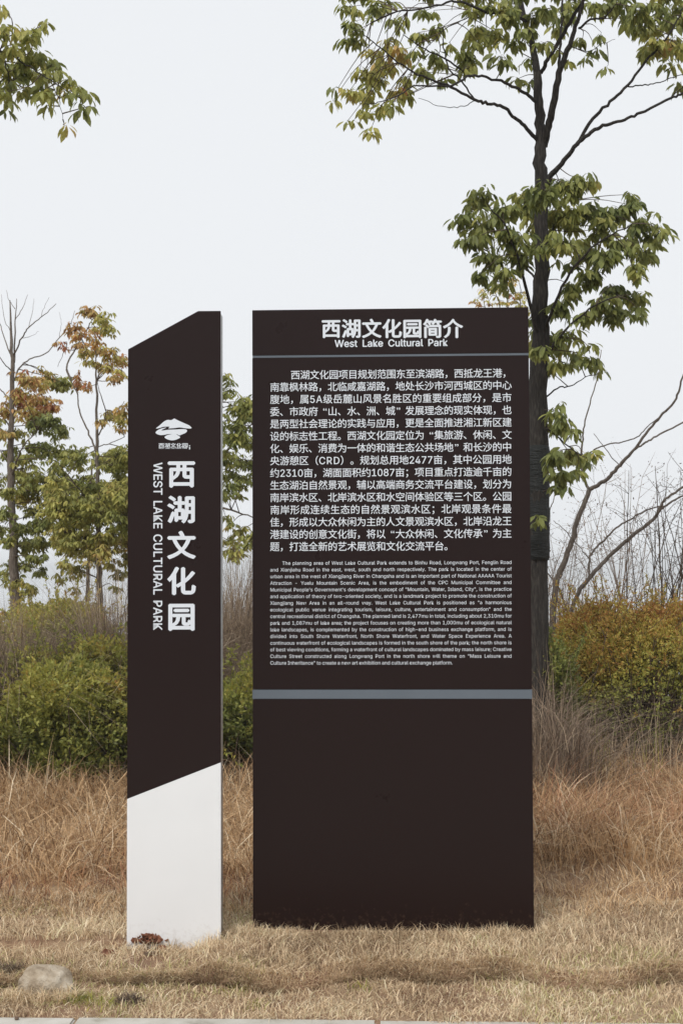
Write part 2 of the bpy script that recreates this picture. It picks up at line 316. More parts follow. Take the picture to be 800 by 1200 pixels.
# outlines of a plain grotesque: advance, then closed outlines as x, y, x, y ... in thousandths of the type size
SANS = {
    '"': (321, ((78, 318, 70, 509, 136, 509, 128, 318), (193, 318, 185, 509, 250, 509, 243, 318),)),
    "'": (206, ((78, 318, 70, 509, 136, 509, 128, 318),)),
    ',': (188, ((38, -119, 68, 71, 137, 71, 84, -119),)),
    '-': (453, ((337, 244, 337, 188, 114, 188, 114, 244),)),
    '.': (188, ((95, -4, 78, -1, 63, 9, 53, 24, 50, 41, 53, 59, 63, 73, 78, 83, 95, 87, 113, 83, 128, 73, 138, 59, 141, 41, 138, 24, 128, 9, 113, -1),)),
    '0': (453, ((227, -7, 174, 1, 130, 24, 95, 62, 69, 113, 53, 178, 48, 254, 53, 330, 69, 395, 95, 447, 130, 484, 174, 508, 227, 516, 279, 508, 323, 484, 358, 447, 384, 395, 400, 330, 405, 254, 400, 178, 384, 113, 359, 62, 323, 24, 279, 1), (227, 50, 261, 56, 290, 74, 313, 103, 330, 144, 340, 194, 344, 254, 340, 314, 330, 365, 313, 405, 290, 435, 261, 453, 227, 460, 192, 453, 163, 435, 140, 405, 123, 365, 113, 314, 109, 254, 113, 194, 123, 144, 140, 103, 163, 74, 192, 56),)),
    '1': (453, ((76, 0, 76, 55, 391, 55, 391, 0), (276, 509, 276, 0, 212, 0, 212, 448, 209, 448, 86, 358, 86, 427, 198, 509),)),
    '2': (453, ((64, 0, 64, 47, 234, 229, 261, 257, 282, 282, 299, 305, 311, 327, 318, 348, 320, 371, 317, 397, 308, 419, 293, 436, 273, 449, 250, 457, 224, 460, 196, 457, 172, 447, 153, 433, 139, 413, 130, 390, 127, 362, 66, 362, 71, 405, 86, 442, 111, 473, 143, 496, 182, 511, 225, 516, 268, 511, 306, 497, 337, 474, 361, 445, 376, 411, 381, 372, 378, 345, 371, 318, 357, 290, 336, 259, 306, 223, 267, 180, 153, 60, 153, 57, 389, 57, 389, 0),)),
    '3': (453, ((218, -7, 173, -3, 133, 10, 98, 30, 70, 57, 52, 91, 44, 132, 109, 132, 115, 107, 126, 87, 144, 71, 165, 59, 191, 52, 219, 50, 248, 53, 275, 61, 297, 74, 315, 93, 325, 116, 329, 145, 326, 172, 316, 196, 299, 217, 275, 234, 242, 244, 201, 248, 157, 248, 157, 299, 288, 448, 288, 452, 70, 452, 70, 509, 372, 509, 372, 461, 211, 278, 211, 289, 264, 288, 308, 276, 344, 253, 371, 222, 387, 186, 393, 145, 387, 103, 370, 66, 344, 36, 309, 12, 266, -2),)),
    '4': (453, ((40, 105, 40, 158, 247, 509, 311, 509, 109, 166, 109, 163, 413, 163, 413, 105), (282, 0, 282, 121, 282, 146, 282, 318, 343, 318, 343, 0),)),
    '5': (453, ((221, -7, 178, -2, 140, 11, 108, 32, 83, 60, 66, 93, 60, 130, 122, 130, 127, 108, 138, 89, 154, 73, 173, 60, 196, 52, 221, 50, 250, 53, 276, 64, 298, 82, 314, 104, 324, 131, 328, 162, 324, 193, 314, 221, 297, 244, 275, 262, 248, 273, 218, 277, 192, 275, 167, 268, 145, 258, 128, 246, 67, 253, 96, 509, 366, 509, 366, 452, 151, 452, 134, 301, 136, 301, 155, 315, 178, 325, 203, 331, 229, 334, 263, 330, 294, 321, 321, 306, 345, 285, 364, 260, 379, 231, 388, 199, 391, 163, 385, 117, 369, 76, 343, 41, 309, 15, 268, -1),)),
    '7': (453, ((97, 0, 323, 448, 323, 452, 62, 452, 62, 509, 391, 509, 391, 449, 165, 0),)),
    '8': (453, ((226, -7, 178, -2, 136, 11, 101, 33, 74, 62, 57, 96, 52, 135, 55, 166, 65, 195, 81, 220, 101, 241, 125, 256, 153, 265, 153, 267, 119, 282, 93, 308, 76, 342, 70, 380, 75, 417, 90, 450, 114, 477, 146, 498, 184, 511, 226, 516, 269, 511, 306, 498, 337, 477, 361, 450, 377, 417, 382, 380, 376, 342, 359, 308, 333, 282, 300, 267, 300, 265, 327, 256, 351, 241, 372, 220, 387, 195, 397, 166, 401, 135, 395, 96, 378, 62, 352, 33, 317, 11, 275, -2), (226, 49, 258, 52, 285, 60, 307, 74, 323, 91, 333, 113, 337, 139, 333, 165, 322, 189, 305, 208, 283, 223, 256, 232, 226, 235, 196, 232, 169, 223, 147, 208, 130, 189, 119, 165, 115, 139, 119, 113, 129, 91, 145, 74, 167, 60, 195, 52), (226, 290, 252, 292, 274, 300, 293, 313, 307, 330, 316, 351, 319, 376, 316, 399, 308, 420, 294, 437, 275, 449, 252, 457, 226, 460, 200, 457, 177, 449, 159, 437, 145, 420, 136, 399, 133, 376, 136, 351, 145, 330, 159, 313, 178, 300, 201, 292),)),
    ';': (188, ((38, -119, 68, 71, 137, 71, 84, -119), (103, 271, 86, 274, 71, 284, 61, 299, 58, 316, 61, 334, 71, 349, 86, 359, 103, 362, 121, 359, 136, 349, 146, 334, 149, 316, 146, 299, 136, 284, 121, 274),)),
    'A': (480, ((16, 0, 201, 509, 276, 509, 463, 0, 395, 0, 287, 302, 276, 334, 264, 372, 250, 420, 232, 478, 245, 478, 228, 419, 213, 371, 201, 333, 191, 302, 85, 0), (110, 142, 110, 199, 370, 199, 370, 142),)),
    'B': (456, ((60, 0, 60, 509, 241, 509, 289, 504, 329, 491, 359, 469, 381, 442, 394, 410, 398, 374, 395, 344, 387, 320, 373, 301, 356, 286, 336, 275, 315, 267, 315, 262, 339, 257, 363, 245, 385, 227, 402, 203, 414, 173, 418, 136, 413, 100, 400, 67, 377, 39, 344, 18, 301, 4, 247, 0), (125, 57, 245, 57, 296, 63, 330, 80, 349, 105, 355, 137, 352, 161, 342, 184, 327, 203, 306, 218, 279, 228, 248, 231, 125, 231), (125, 285, 238, 285, 265, 288, 288, 296, 308, 309, 323, 326, 333, 348, 336, 372, 330, 403, 313, 429, 283, 446, 240, 452, 125, 452),)),
    'C': (510, ((267, -7, 205, 1, 150, 25, 104, 63, 70, 115, 48, 179, 40, 254, 48, 329, 70, 393, 104, 445, 150, 484, 205, 508, 267, 516, 305, 513, 340, 504, 373, 490, 402, 471, 427, 447, 448, 418, 463, 385, 473, 348, 408, 348, 401, 373, 389, 395, 375, 413, 357, 428, 337, 440, 315, 449, 292, 454, 267, 456, 223, 450, 184, 432, 150, 403, 125, 364, 109, 314, 103, 254, 109, 194, 125, 145, 151, 105, 184, 76, 223, 59, 267, 53, 292, 55, 315, 60, 337, 69, 357, 81, 375, 96, 389, 114, 401, 136, 408, 160, 473, 160, 463, 124, 448, 91, 428, 62, 402, 38, 373, 19, 341, 5, 305, -4),)),
    'D': (502, ((60, 0, 219, 0, 291, 8, 351, 31, 398, 68, 433, 119, 455, 181, 462, 255, 455, 329, 433, 391, 399, 441, 353, 478, 294, 501, 225, 509, 60, 509), (125, 57, 215, 57, 272, 63, 318, 81, 354, 110, 379, 149, 394, 198, 399, 255, 394, 312, 379, 361, 354, 399, 320, 428, 275, 446, 221, 452, 125, 452),)),
    'E': (419, ((60, 0, 60, 509, 372, 509, 372, 452, 125, 452, 125, 286, 355, 286, 355, 229, 125, 229, 125, 57, 375, 57, 375, 0),)),
    'F': (410, ((60, 0, 60, 509, 369, 509, 369, 452, 125, 452, 125, 278, 346, 278, 346, 221, 125, 221, 125, 0),)),
    'G': (520, ((269, -7, 205, 1, 149, 25, 104, 64, 69, 116, 47, 179, 40, 254, 47, 329, 69, 393, 103, 445, 149, 484, 203, 508, 265, 516, 304, 513, 340, 504, 374, 489, 403, 469, 429, 445, 449, 416, 465, 384, 474, 349, 408, 349, 399, 372, 387, 393, 373, 411, 356, 427, 337, 439, 315, 448, 291, 454, 265, 456, 222, 450, 183, 432, 150, 404, 125, 364, 109, 314, 103, 254, 109, 194, 125, 145, 151, 105, 184, 76, 224, 59, 269, 53, 309, 57, 345, 71, 374, 93, 396, 123, 410, 160, 415, 202, 434, 199, 283, 199, 283, 256, 478, 256, 478, 200, 471, 141, 451, 91, 419, 50, 377, 19, 326, 0),)),
    'I': (300, ((31, 0, 31, 57, 118, 57, 118, 452, 31, 452, 31, 509, 269, 509, 269, 452, 183, 452, 183, 57, 269, 57, 269, 0),)),
    'K': (467, ((104, 145, 104, 216, 122, 239, 139, 261, 157, 282, 174, 303, 193, 324, 212, 344, 364, 509, 448, 509, 231, 276, 228, 276), (60, 0, 60, 509, 125, 509, 125, 334, 124, 225, 125, 193, 125, 0), (372, 0, 188, 259, 228, 309, 449, 0),)),
    'L': (393, ((60, 0, 60, 509, 125, 509, 125, 57, 361, 57, 361, 0),)),
    'M': (628, ((60, 0, 60, 509, 152, 509, 277, 187, 282, 174, 287, 159, 293, 141, 299, 123, 305, 103, 311, 84, 317, 65, 322, 49, 307, 49, 312, 65, 318, 83, 324, 102, 330, 121, 336, 140, 342, 158, 348, 174, 352, 187, 476, 509, 568, 509, 568, 0, 504, 0, 504, 291, 504, 308, 504, 327, 505, 347, 505, 369, 506, 391, 506, 413, 507, 435, 507, 457, 513, 457, 505, 433, 498, 409, 490, 386, 482, 363, 474, 341, 467, 322, 461, 305, 456, 291, 342, 0, 286, 0, 170, 291, 165, 304, 159, 321, 152, 340, 145, 361, 137, 384, 129, 408, 121, 432, 112, 457, 119, 457, 119, 437, 120, 416, 120, 394, 121, 372, 121, 350, 122, 328, 122, 309, 122, 291, 122, 0),)),
    'N': (523, ((60, 0, 60, 509, 136, 509, 343, 183, 352, 169, 363, 151, 375, 130, 388, 107, 401, 82, 414, 55, 405, 54, 402, 81, 401, 108, 400, 134, 399, 157, 399, 178, 399, 195, 399, 509, 463, 509, 463, 0, 387, 0, 202, 290, 190, 310, 177, 331, 164, 354, 148, 381, 130, 413, 108, 452, 119, 454, 121, 417, 122, 384, 123, 354, 124, 328, 125, 307, 125, 291, 125, 0),)),
    'P': (445, ((60, 0, 60, 509, 235, 509, 289, 503, 332, 487, 366, 462, 390, 430, 404, 391, 409, 348, 404, 304, 390, 265, 366, 233, 332, 207, 289, 191, 235, 186, 109, 186, 109, 242, 233, 242, 269, 246, 297, 256, 318, 272, 333, 294, 342, 319, 344, 348, 342, 376, 333, 402, 318, 423, 297, 439, 268, 449, 232, 452, 125, 452, 125, 0),)),
    'R': (449, ((60, 0, 60, 509, 236, 509, 290, 504, 333, 489, 367, 465, 390, 433, 405, 395, 409, 352, 405, 309, 390, 271, 367, 240, 333, 217, 289, 203, 236, 198, 96, 198, 96, 255, 234, 255, 269, 258, 298, 267, 319, 281, 334, 300, 342, 324, 345, 352, 342, 380, 334, 405, 319, 425, 298, 440, 269, 449, 233, 452, 125, 452, 125, 0), (353, 0, 230, 229, 303, 229, 428, 0),)),
    'S': (447, ((224, -9, 172, -4, 128, 9, 91, 31, 64, 60, 46, 96, 38, 137, 104, 137, 110, 110, 123, 88, 142, 71, 166, 59, 194, 52, 224, 49, 257, 52, 286, 60, 311, 74, 329, 92, 341, 114, 346, 139, 342, 161, 332, 179, 316, 193, 296, 205, 272, 214, 245, 222, 184, 239, 128, 260, 86, 289, 60, 326, 52, 372, 58, 413, 75, 448, 102, 476, 138, 498, 180, 511, 227, 516, 275, 511, 316, 498, 351, 476, 377, 449, 394, 415, 401, 378, 337, 378, 326, 412, 302, 437, 267, 453, 225, 459, 194, 456, 167, 448, 145, 435, 129, 418, 118, 398, 115, 376, 119, 352, 131, 334, 148, 319, 169, 308, 191, 300, 212, 293, 264, 279, 287, 272, 312, 264, 336, 252, 359, 238, 379, 220, 395, 198, 405, 171, 408, 139, 403, 99, 386, 64, 360, 34, 323, 11, 278, -4),)),
    'T': (449, ((32, 452, 32, 509, 417, 509, 417, 452, 257, 452, 257, 0, 193, 0, 193, 452),)),
    'U': (517, ((259, -8, 203, -2, 154, 15, 114, 43, 85, 80, 66, 124, 60, 173, 60, 509, 124, 509, 124, 178, 128, 144, 141, 113, 160, 87, 187, 68, 220, 56, 259, 52, 298, 56, 331, 68, 357, 87, 377, 113, 389, 144, 393, 178, 393, 509, 457, 509, 457, 173, 451, 124, 433, 80, 403, 43, 363, 15, 315, -2),)),
    'W': (686, ((155, 0, 16, 509, 82, 509, 163, 196, 170, 171, 175, 145, 181, 120, 187, 94, 192, 67, 197, 40, 189, 40, 194, 67, 200, 94, 205, 120, 211, 145, 218, 171, 224, 196, 306, 509, 380, 509, 462, 196, 468, 171, 474, 145, 480, 120, 486, 94, 492, 67, 497, 40, 488, 40, 493, 67, 499, 94, 504, 120, 510, 145, 517, 171, 523, 196, 603, 509, 670, 509, 530, 0, 455, 0, 368, 323, 359, 356, 351, 391, 344, 431, 336, 475, 350, 475, 342, 433, 335, 395, 327, 359, 318, 323, 230, 0),)),
    'X': (474, ((18, 0, 217, 284, 217, 236, 29, 509, 104, 509, 178, 400, 192, 379, 204, 361, 214, 345, 223, 329, 233, 312, 243, 292, 232, 292, 243, 311, 252, 329, 261, 345, 272, 361, 284, 379, 298, 400, 374, 509, 446, 509, 259, 239, 259, 287, 456, 0, 382, 0, 292, 129, 279, 149, 268, 165, 259, 180, 250, 195, 241, 212, 230, 231, 244, 231, 235, 213, 225, 196, 216, 181, 206, 166, 195, 149, 182, 129, 91, 0),)),
    'Y': (472, ((203, 0, 203, 208, 16, 509, 91, 509, 192, 344, 208, 318, 222, 292, 236, 264, 250, 230, 224, 230, 237, 265, 251, 293, 265, 318, 280, 344, 381, 509, 455, 509, 268, 208, 268, 0),)),
    'a': (389, ((160, -9, 126, -5, 94, 5, 68, 22, 48, 45, 35, 73, 30, 108, 34, 138, 43, 161, 58, 179, 78, 193, 100, 203, 125, 211, 152, 216, 178, 220, 209, 224, 234, 227, 252, 230, 265, 235, 273, 243, 276, 255, 276, 257, 273, 279, 267, 297, 256, 311, 240, 322, 220, 329, 196, 331, 171, 329, 149, 322, 132, 313, 118, 301, 107, 288, 100, 274, 41, 291, 57, 322, 79, 346, 104, 364, 133, 375, 163, 382, 194, 384, 215, 383, 239, 379, 263, 372, 286, 360, 306, 343, 322, 320, 333, 290, 337, 251, 337, 0, 277, 0, 277, 52, 272, 52, 264, 38, 252, 25, 236, 12, 215, 1, 190, -6), (170, 45, 202, 49, 228, 59, 248, 74, 263, 93, 272, 115, 276, 138, 276, 190, 270, 186, 259, 182, 246, 179, 231, 176, 216, 173, 200, 171, 186, 169, 175, 168, 154, 164, 134, 159, 117, 150, 103, 139, 95, 124, 92, 105, 94, 87, 102, 72, 114, 61, 130, 52, 149, 47),)),
    'b': (424, ((229, -8, 198, -5, 172, 4, 153, 17, 138, 31, 127, 46, 118, 59, 112, 59, 112, 0, 53, 0, 53, 509, 114, 509, 114, 319, 118, 319, 127, 331, 137, 346, 152, 360, 171, 373, 197, 381, 229, 384, 274, 378, 313, 361, 345, 332, 370, 293, 385, 245, 390, 189, 385, 133, 370, 84, 346, 45, 313, 16, 274, -2), (220, 47, 253, 51, 279, 66, 301, 88, 316, 117, 325, 151, 328, 189, 325, 227, 316, 261, 301, 290, 280, 311, 253, 325, 220, 330, 188, 325, 161, 312, 140, 291, 125, 263, 116, 229, 113, 189, 116, 150, 125, 115, 140, 86, 162, 65, 188, 51),)),
    'c': (396, ((207, -8, 159, -2, 117, 16, 82, 46, 56, 85, 40, 133, 34, 187, 40, 243, 56, 291, 82, 330, 117, 360, 159, 378, 207, 384, 234, 383, 260, 377, 284, 368, 305, 356, 324, 341, 340, 322, 353, 301, 362, 277, 303, 262, 298, 276, 290, 289, 281, 301, 270, 311, 257, 319, 242, 325, 226, 329, 207, 330, 173, 325, 145, 310, 124, 287, 108, 258, 99, 224, 96, 187, 99, 151, 108, 117, 124, 89, 145, 66, 173, 51, 207, 46, 226, 48, 243, 52, 258, 58, 271, 66, 282, 76, 292, 89, 299, 102, 304, 117, 363, 102, 354, 78, 341, 56, 325, 37, 306, 21, 285, 9, 261, -1, 235, -6),)),
    'd': (424, ((195, -8, 151, -2, 111, 16, 79, 45, 55, 84, 39, 133, 34, 189, 39, 245, 55, 293, 79, 332, 112, 361, 151, 378, 196, 384, 228, 381, 253, 373, 272, 360, 287, 346, 298, 331, 306, 319, 311, 319, 311, 509, 372, 509, 372, 0, 313, 0, 313, 59, 307, 59, 298, 46, 287, 31, 272, 17, 252, 4, 227, -5), (205, 47, 236, 51, 263, 65, 284, 86, 299, 115, 309, 150, 312, 189, 309, 229, 300, 263, 284, 291, 263, 312, 237, 325, 205, 330, 172, 325, 145, 311, 124, 290, 108, 261, 99, 227, 96, 189, 99, 151, 109, 117, 124, 88, 145, 66, 172, 51),)),
    'e': (404, ((212, -8, 161, -2, 117, 16, 82, 46, 56, 85, 40, 132, 34, 187, 39, 242, 55, 290, 81, 329, 115, 359, 157, 378, 205, 384, 236, 382, 266, 374, 294, 361, 319, 341, 341, 315, 357, 282, 368, 242, 371, 194, 371, 169, 75, 169, 75, 221, 338, 221, 310, 202, 307, 237, 298, 269, 283, 294, 263, 314, 237, 326, 205, 330, 173, 326, 146, 313, 125, 294, 109, 270, 99, 241, 96, 211, 96, 178, 100, 139, 110, 106, 128, 80, 151, 61, 179, 50, 212, 46, 234, 48, 254, 53, 271, 61, 285, 73, 297, 88, 306, 105, 365, 91, 353, 63, 335, 39, 311, 19, 283, 4, 249, -5),)),
    'f': (254, ((228, 379, 228, 327, 6, 327, 6, 379), (81, 0, 81, 432, 84, 461, 96, 486, 113, 505, 135, 519, 161, 527, 187, 530, 207, 529, 222, 527, 234, 524, 243, 521, 227, 468, 222, 470, 215, 472, 206, 473, 195, 474, 171, 470, 154, 460, 145, 443, 142, 419, 142, 0),)),
    'g': (425, ((207, -151, 168, -148, 134, -140, 105, -127, 82, -110, 64, -91, 51, -69, 101, -41, 110, -53, 122, -66, 136, -78, 154, -88, 178, -95, 207, -97, 249, -92, 282, -75, 304, -47, 311, -6, 311, 68, 306, 68, 298, 56, 287, 41, 272, 28, 252, 16, 227, 8, 195, 5, 152, 10, 113, 27, 80, 53, 55, 90, 39, 136, 34, 191, 39, 246, 55, 293, 80, 332, 112, 361, 152, 378, 196, 384, 228, 382, 253, 373, 273, 360, 288, 346, 299, 331, 308, 319, 313, 319, 313, 379, 372, 379, 372, -9, 367, -54, 350, -90, 324, -117, 291, -136, 251, -147), (205, 59, 237, 63, 264, 75, 285, 95, 300, 121, 309, 154, 312, 193, 309, 231, 300, 264, 285, 291, 264, 312, 237, 325, 205, 330, 172, 325, 145, 312, 124, 290, 109, 262, 99, 229, 96, 193, 99, 155, 109, 123, 124, 96, 145, 76, 172, 63),)),
    'h': (410, ((114, 227, 114, 0, 53, 0, 53, 509, 114, 509, 114, 287, 102, 287, 124, 332, 152, 362, 187, 379, 227, 384, 264, 380, 295, 369, 321, 349, 341, 321, 353, 285, 357, 240, 357, 0, 296, 0, 296, 235, 290, 275, 273, 304, 246, 323, 210, 329, 184, 326, 161, 317, 141, 303, 126, 283, 117, 257),)),
    'i': (167, ((53, 0, 53, 379, 114, 379, 114, 0), (84, 443, 67, 446, 54, 455, 44, 468, 41, 483, 44, 499, 54, 512, 67, 521, 84, 524, 100, 521, 114, 512, 123, 499, 126, 483, 123, 468, 114, 455, 100, 446),)),
    'j': (167, ((53, 379, 114, 379, 114, -30, 111, -63, 102, -90, 86, -113, 65, -129, 37, -139, 4, -143, -10, -143, -10, -87, 2, -87, 25, -83, 40, -72, 50, -54, 53, -29), (83, 443, 67, 446, 53, 455, 44, 468, 41, 483, 44, 499, 53, 512, 67, 521, 83, 524, 100, 521, 114, 512, 123, 499, 126, 483, 123, 468, 114, 455, 100, 446),)),
    'k': (381, ((110, 137, 110, 212, 121, 212, 284, 379, 360, 379, 184, 199, 177, 199), (53, 0, 53, 509, 114, 509, 114, 0), (294, 0, 148, 186, 191, 229, 372, 0),)),
    'l': (189, ((139, -2, 101, 3, 74, 20, 58, 47, 53, 84, 53, 509, 114, 509, 114, 99, 115, 77, 120, 62, 130, 54, 146, 52, 154, 52, 160, 53, 165, 53, 170, 54, 181, 3, 172, 1, 162, -1, 151, -2),)),
    'm': (610, ((53, 0, 53, 379, 112, 379, 112, 295, 108, 295, 118, 323, 132, 346, 151, 363, 172, 376, 195, 384, 219, 386, 257, 380, 287, 361, 309, 331, 321, 295, 312, 295, 322, 321, 337, 343, 357, 361, 381, 375, 407, 383, 437, 386, 468, 383, 497, 372, 522, 354, 541, 328, 553, 296, 557, 255, 557, 0, 496, 0, 496, 254, 490, 289, 473, 313, 447, 326, 419, 330, 395, 328, 374, 320, 358, 307, 345, 290, 338, 270, 335, 247, 335, 0, 274, 0, 274, 260, 269, 288, 253, 311, 229, 326, 199, 330, 178, 328, 158, 320, 140, 307, 126, 289, 117, 266, 114, 238, 114, 0),)),
    'n': (410, ((114, 227, 114, 0, 53, 0, 53, 379, 112, 379, 112, 287, 102, 287, 124, 332, 152, 362, 187, 379, 227, 384, 264, 380, 295, 369, 321, 349, 341, 321, 353, 285, 357, 240, 357, 0, 296, 0, 296, 235, 290, 275, 273, 304, 246, 323, 210, 329, 184, 326, 161, 317, 141, 303, 126, 283, 117, 257),)),
    'o': (415, ((207, -8, 159, -2, 117, 16, 82, 46, 56, 85, 40, 133, 34, 187, 40, 243, 56, 291, 82, 330, 117, 360, 159, 378, 207, 384, 256, 378, 299, 360, 333, 330, 359, 291, 376, 243, 381, 187, 376, 133, 359, 85, 333, 46, 299, 16, 256, -2), (207, 46, 242, 51, 270, 66, 292, 89, 307, 117, 316, 151, 319, 187, 316, 224, 307, 258, 292, 287, 270, 310, 242, 325, 207, 330, 173, 325, 145, 310, 124, 287, 108, 258, 99, 224, 96, 187, 99, 151, 108, 117, 124, 89, 145, 66, 173, 51),)),
    'p': (424, ((53, -143, 53, 379, 112, 379, 112, 319, 118, 319, 126, 331, 137, 346, 152, 360, 171, 373, 197, 381, 229, 384, 274, 378, 313, 361, 345, 332, 370, 293, 385, 245, 390, 189, 385, 133, 370, 84, 346, 45, 313, 16, 274, -2, 229, -8, 198, -5, 173, 4, 153, 17, 138, 31, 127, 46, 118, 59, 114, 59, 114, -143), (220, 47, 253, 51, 279, 66, 301, 88, 316, 117, 325, 151, 328, 189, 325, 227, 316, 261, 301, 290, 280, 311, 253, 325, 220, 330, 188, 325, 161, 312, 140, 291, 125, 263, 116, 229, 113, 189, 116, 150, 125, 115, 140, 86, 162, 65, 188, 51),)),
    'r': (259, ((53, 0, 53, 379, 112, 379, 112, 321, 115, 321, 130, 347, 152, 367, 181, 380, 213, 385, 221, 385, 229, 384, 237, 384, 243, 384, 243, 322, 239, 323, 230, 324, 219, 325, 207, 326, 182, 323, 159, 315, 140, 301, 126, 284, 117, 262, 114, 237, 114, 0),)),
    's': (365, ((182, -8, 145, -5, 112, 3, 84, 18, 62, 38, 45, 63, 36, 94, 94, 107, 105, 79, 124, 60, 150, 49, 181, 45, 217, 50, 244, 62, 262, 81, 268, 103, 265, 121, 254, 136, 237, 147, 212, 155, 149, 170, 104, 186, 72, 208, 53, 237, 47, 274, 51, 305, 65, 332, 87, 354, 115, 370, 149, 381, 187, 384, 223, 381, 254, 372, 279, 358, 299, 339, 314, 316, 324, 290, 268, 277, 258, 298, 243, 316, 219, 328, 187, 333, 156, 329, 131, 317, 114, 299, 109, 277, 112, 258, 124, 243, 144, 232, 172, 223, 229, 209, 275, 194, 306, 171, 325, 142, 331, 107, 326, 75, 312, 47, 290, 24, 260, 6, 223, -5),)),
    't': (227, ((204, 379, 204, 327, 6, 327, 6, 379), (65, 471, 126, 471, 126, 98, 128, 76, 136, 61, 150, 53, 170, 50, 177, 50, 185, 51, 194, 52, 202, 54, 213, 2, 203, -1, 192, -3, 180, -4, 168, -4, 125, 2, 92, 21, 72, 52, 65, 93),)),
    'u': (410, ((182, -5, 146, -1, 115, 11, 89, 31, 69, 59, 57, 95, 53, 139, 53, 379, 114, 379, 114, 144, 119, 105, 137, 75, 164, 56, 200, 50, 226, 53, 249, 62, 268, 77, 283, 97, 293, 122, 296, 153, 296, 379, 357, 379, 357, 0, 298, 0, 298, 92, 307, 92, 286, 47, 257, 17, 222, 0),)),
    'v': (389, ((163, 0, 17, 379, 84, 379, 165, 155, 177, 121, 187, 87, 196, 53, 206, 21, 184, 21, 194, 53, 203, 87, 213, 121, 224, 155, 305, 379, 371, 379, 226, 0),)),
    'w': (567, ((138, 0, 23, 379, 87, 379, 133, 214, 143, 177, 154, 137, 165, 91, 175, 41, 165, 41, 175, 90, 186, 135, 196, 176, 206, 214, 252, 379, 316, 379, 362, 214, 371, 176, 382, 136, 392, 91, 402, 41, 391, 41, 402, 90, 413, 135, 423, 176, 434, 214, 480, 379, 545, 379, 429, 0, 368, 0, 319, 172, 312, 198, 305, 225, 297, 252, 291, 280, 284, 309, 277, 338, 291, 338, 284, 309, 277, 280, 270, 252, 263, 225, 255, 198, 248, 172, 199, 0),)),
    'x': (379, ((21, 0, 171, 218, 171, 171, 29, 379, 100, 379, 147, 306, 164, 279, 179, 253, 193, 229, 207, 206, 175, 206, 190, 229, 202, 253, 216, 279, 233, 306, 282, 379, 352, 379, 209, 169, 209, 214, 358, 0, 287, 0, 231, 85, 214, 112, 200, 136, 187, 159, 173, 182, 205, 182, 191, 159, 178, 136, 165, 112, 148, 85, 91, 0),)),
    'y': (389, ((47, -139, 61, -86, 71, -87, 88, -90, 104, -89, 118, -84, 130, -74, 141, -58, 151, -36, 163, -1, 17, 379, 84, 379, 165, 155, 177, 121, 187, 87, 196, 53, 206, 21, 184, 21, 193, 53, 202, 87, 212, 121, 224, 155, 305, 379, 371, 379, 204, -58, 191, -85, 177, -107, 159, -124, 139, -136, 117, -143, 91, -145, 77, -145, 65, -143, 54, -141),)),
}

_cache = {}
def glyph(ch):
    if ch in _cache: return _cache[ch]
    if ch in SANS:
        oc = bpy.data.curves.new('outline', 'CURVE'); oc.dimensions = '2D'; oc.fill_mode = 'BOTH'
        for c in SANS[ch][1]:
            sp = oc.splines.new('POLY'); sp.points.add(len(c) // 2 - 1); sp.use_cyclic_u = True
            for i in range(len(c) // 2): sp.points[i].co = (c[2 * i] / 1000, c[2 * i + 1] / 1000, 0, 1)
        ob = bpy.data.objects.new('outline', oc); COL.objects.link(ob); bpy.context.view_layer.update()
    else:
        _tc.body = ch; bpy.context.view_layer.update(); ob = _to
    me = ob.to_mesh(); n = len(me.vertices)
    co = np.zeros(n * 3); me.vertices.foreach_get('co', co); co = co.reshape(-1, 3)[:, :2]
    fc = [tuple(p.vertices) for p in me.polygons]
    ob.to_mesh_clear()
    if ob is not _to: bpy.data.objects.remove(ob)
    _cache[ch] = (co, fc); return co, fc

def adv(ch): return SPACE if ch == ' ' else SANS[ch][0] / 1000

class Print:
    def __init__(s, embolden=0.0): s.V = []; s.F = []; s.e = embolden
    def put(s, ch, x, z, sx, sz, e=None):
        co, fc = glyph(ch); e = s.e if e is None else e
        sh = [(0, 0)] if e == 0 else [(-e, 0), (e, 0), (0, e * .8), (0, -e * .8)]
        for k, (dx, dz) in enumerate(sh):
            b = len(s.V)
            s.V += [(x + (c[0] + dx) * sx, -.0004 * k / 4, z + (c[1] + dz) * sz) for c in co]
            s.F += [tuple(b + i for i in f) for f in fc]
    def build(s, name, parent, y, **kw):
        me = bpy.data.meshes.new(name); me.from_pydata([(a, b + y, c) for a, b, c in s.V], [], s.F); me.materials.append(M_letter); me.update()
        return link(name, me, parent, **kw)

# ------------------------------------------------------------------ board (information sign)
BX, BD, BYAW, BW, BH = -.3612, 5.7756, .0401, 1.1219, 2.5
board = empty('information_board', (BX, BD, 0), 'large dark brown upright board covered in white Chinese and English text', 'sign')
board.rotation_euler = (0, 0, -BYAW)
bdir = Vector((math.cos(BYAW), -math.sin(BYAW), 0)); bnor = Vector((-math.sin(BYAW), -math.cos(BYAW), 0))
def on_plane(px, py, origin, xd, nor):
    d = ray(px, py); t = (origin - CAM).dot(nor) / d.dot(nor); q = CAM + d * t - origin
    return q.dot(xd), q.z
def B(px, py): return on_plane(px, py, Vector((BX, BD, 0)) + bnor * .0, bdir, bnor)

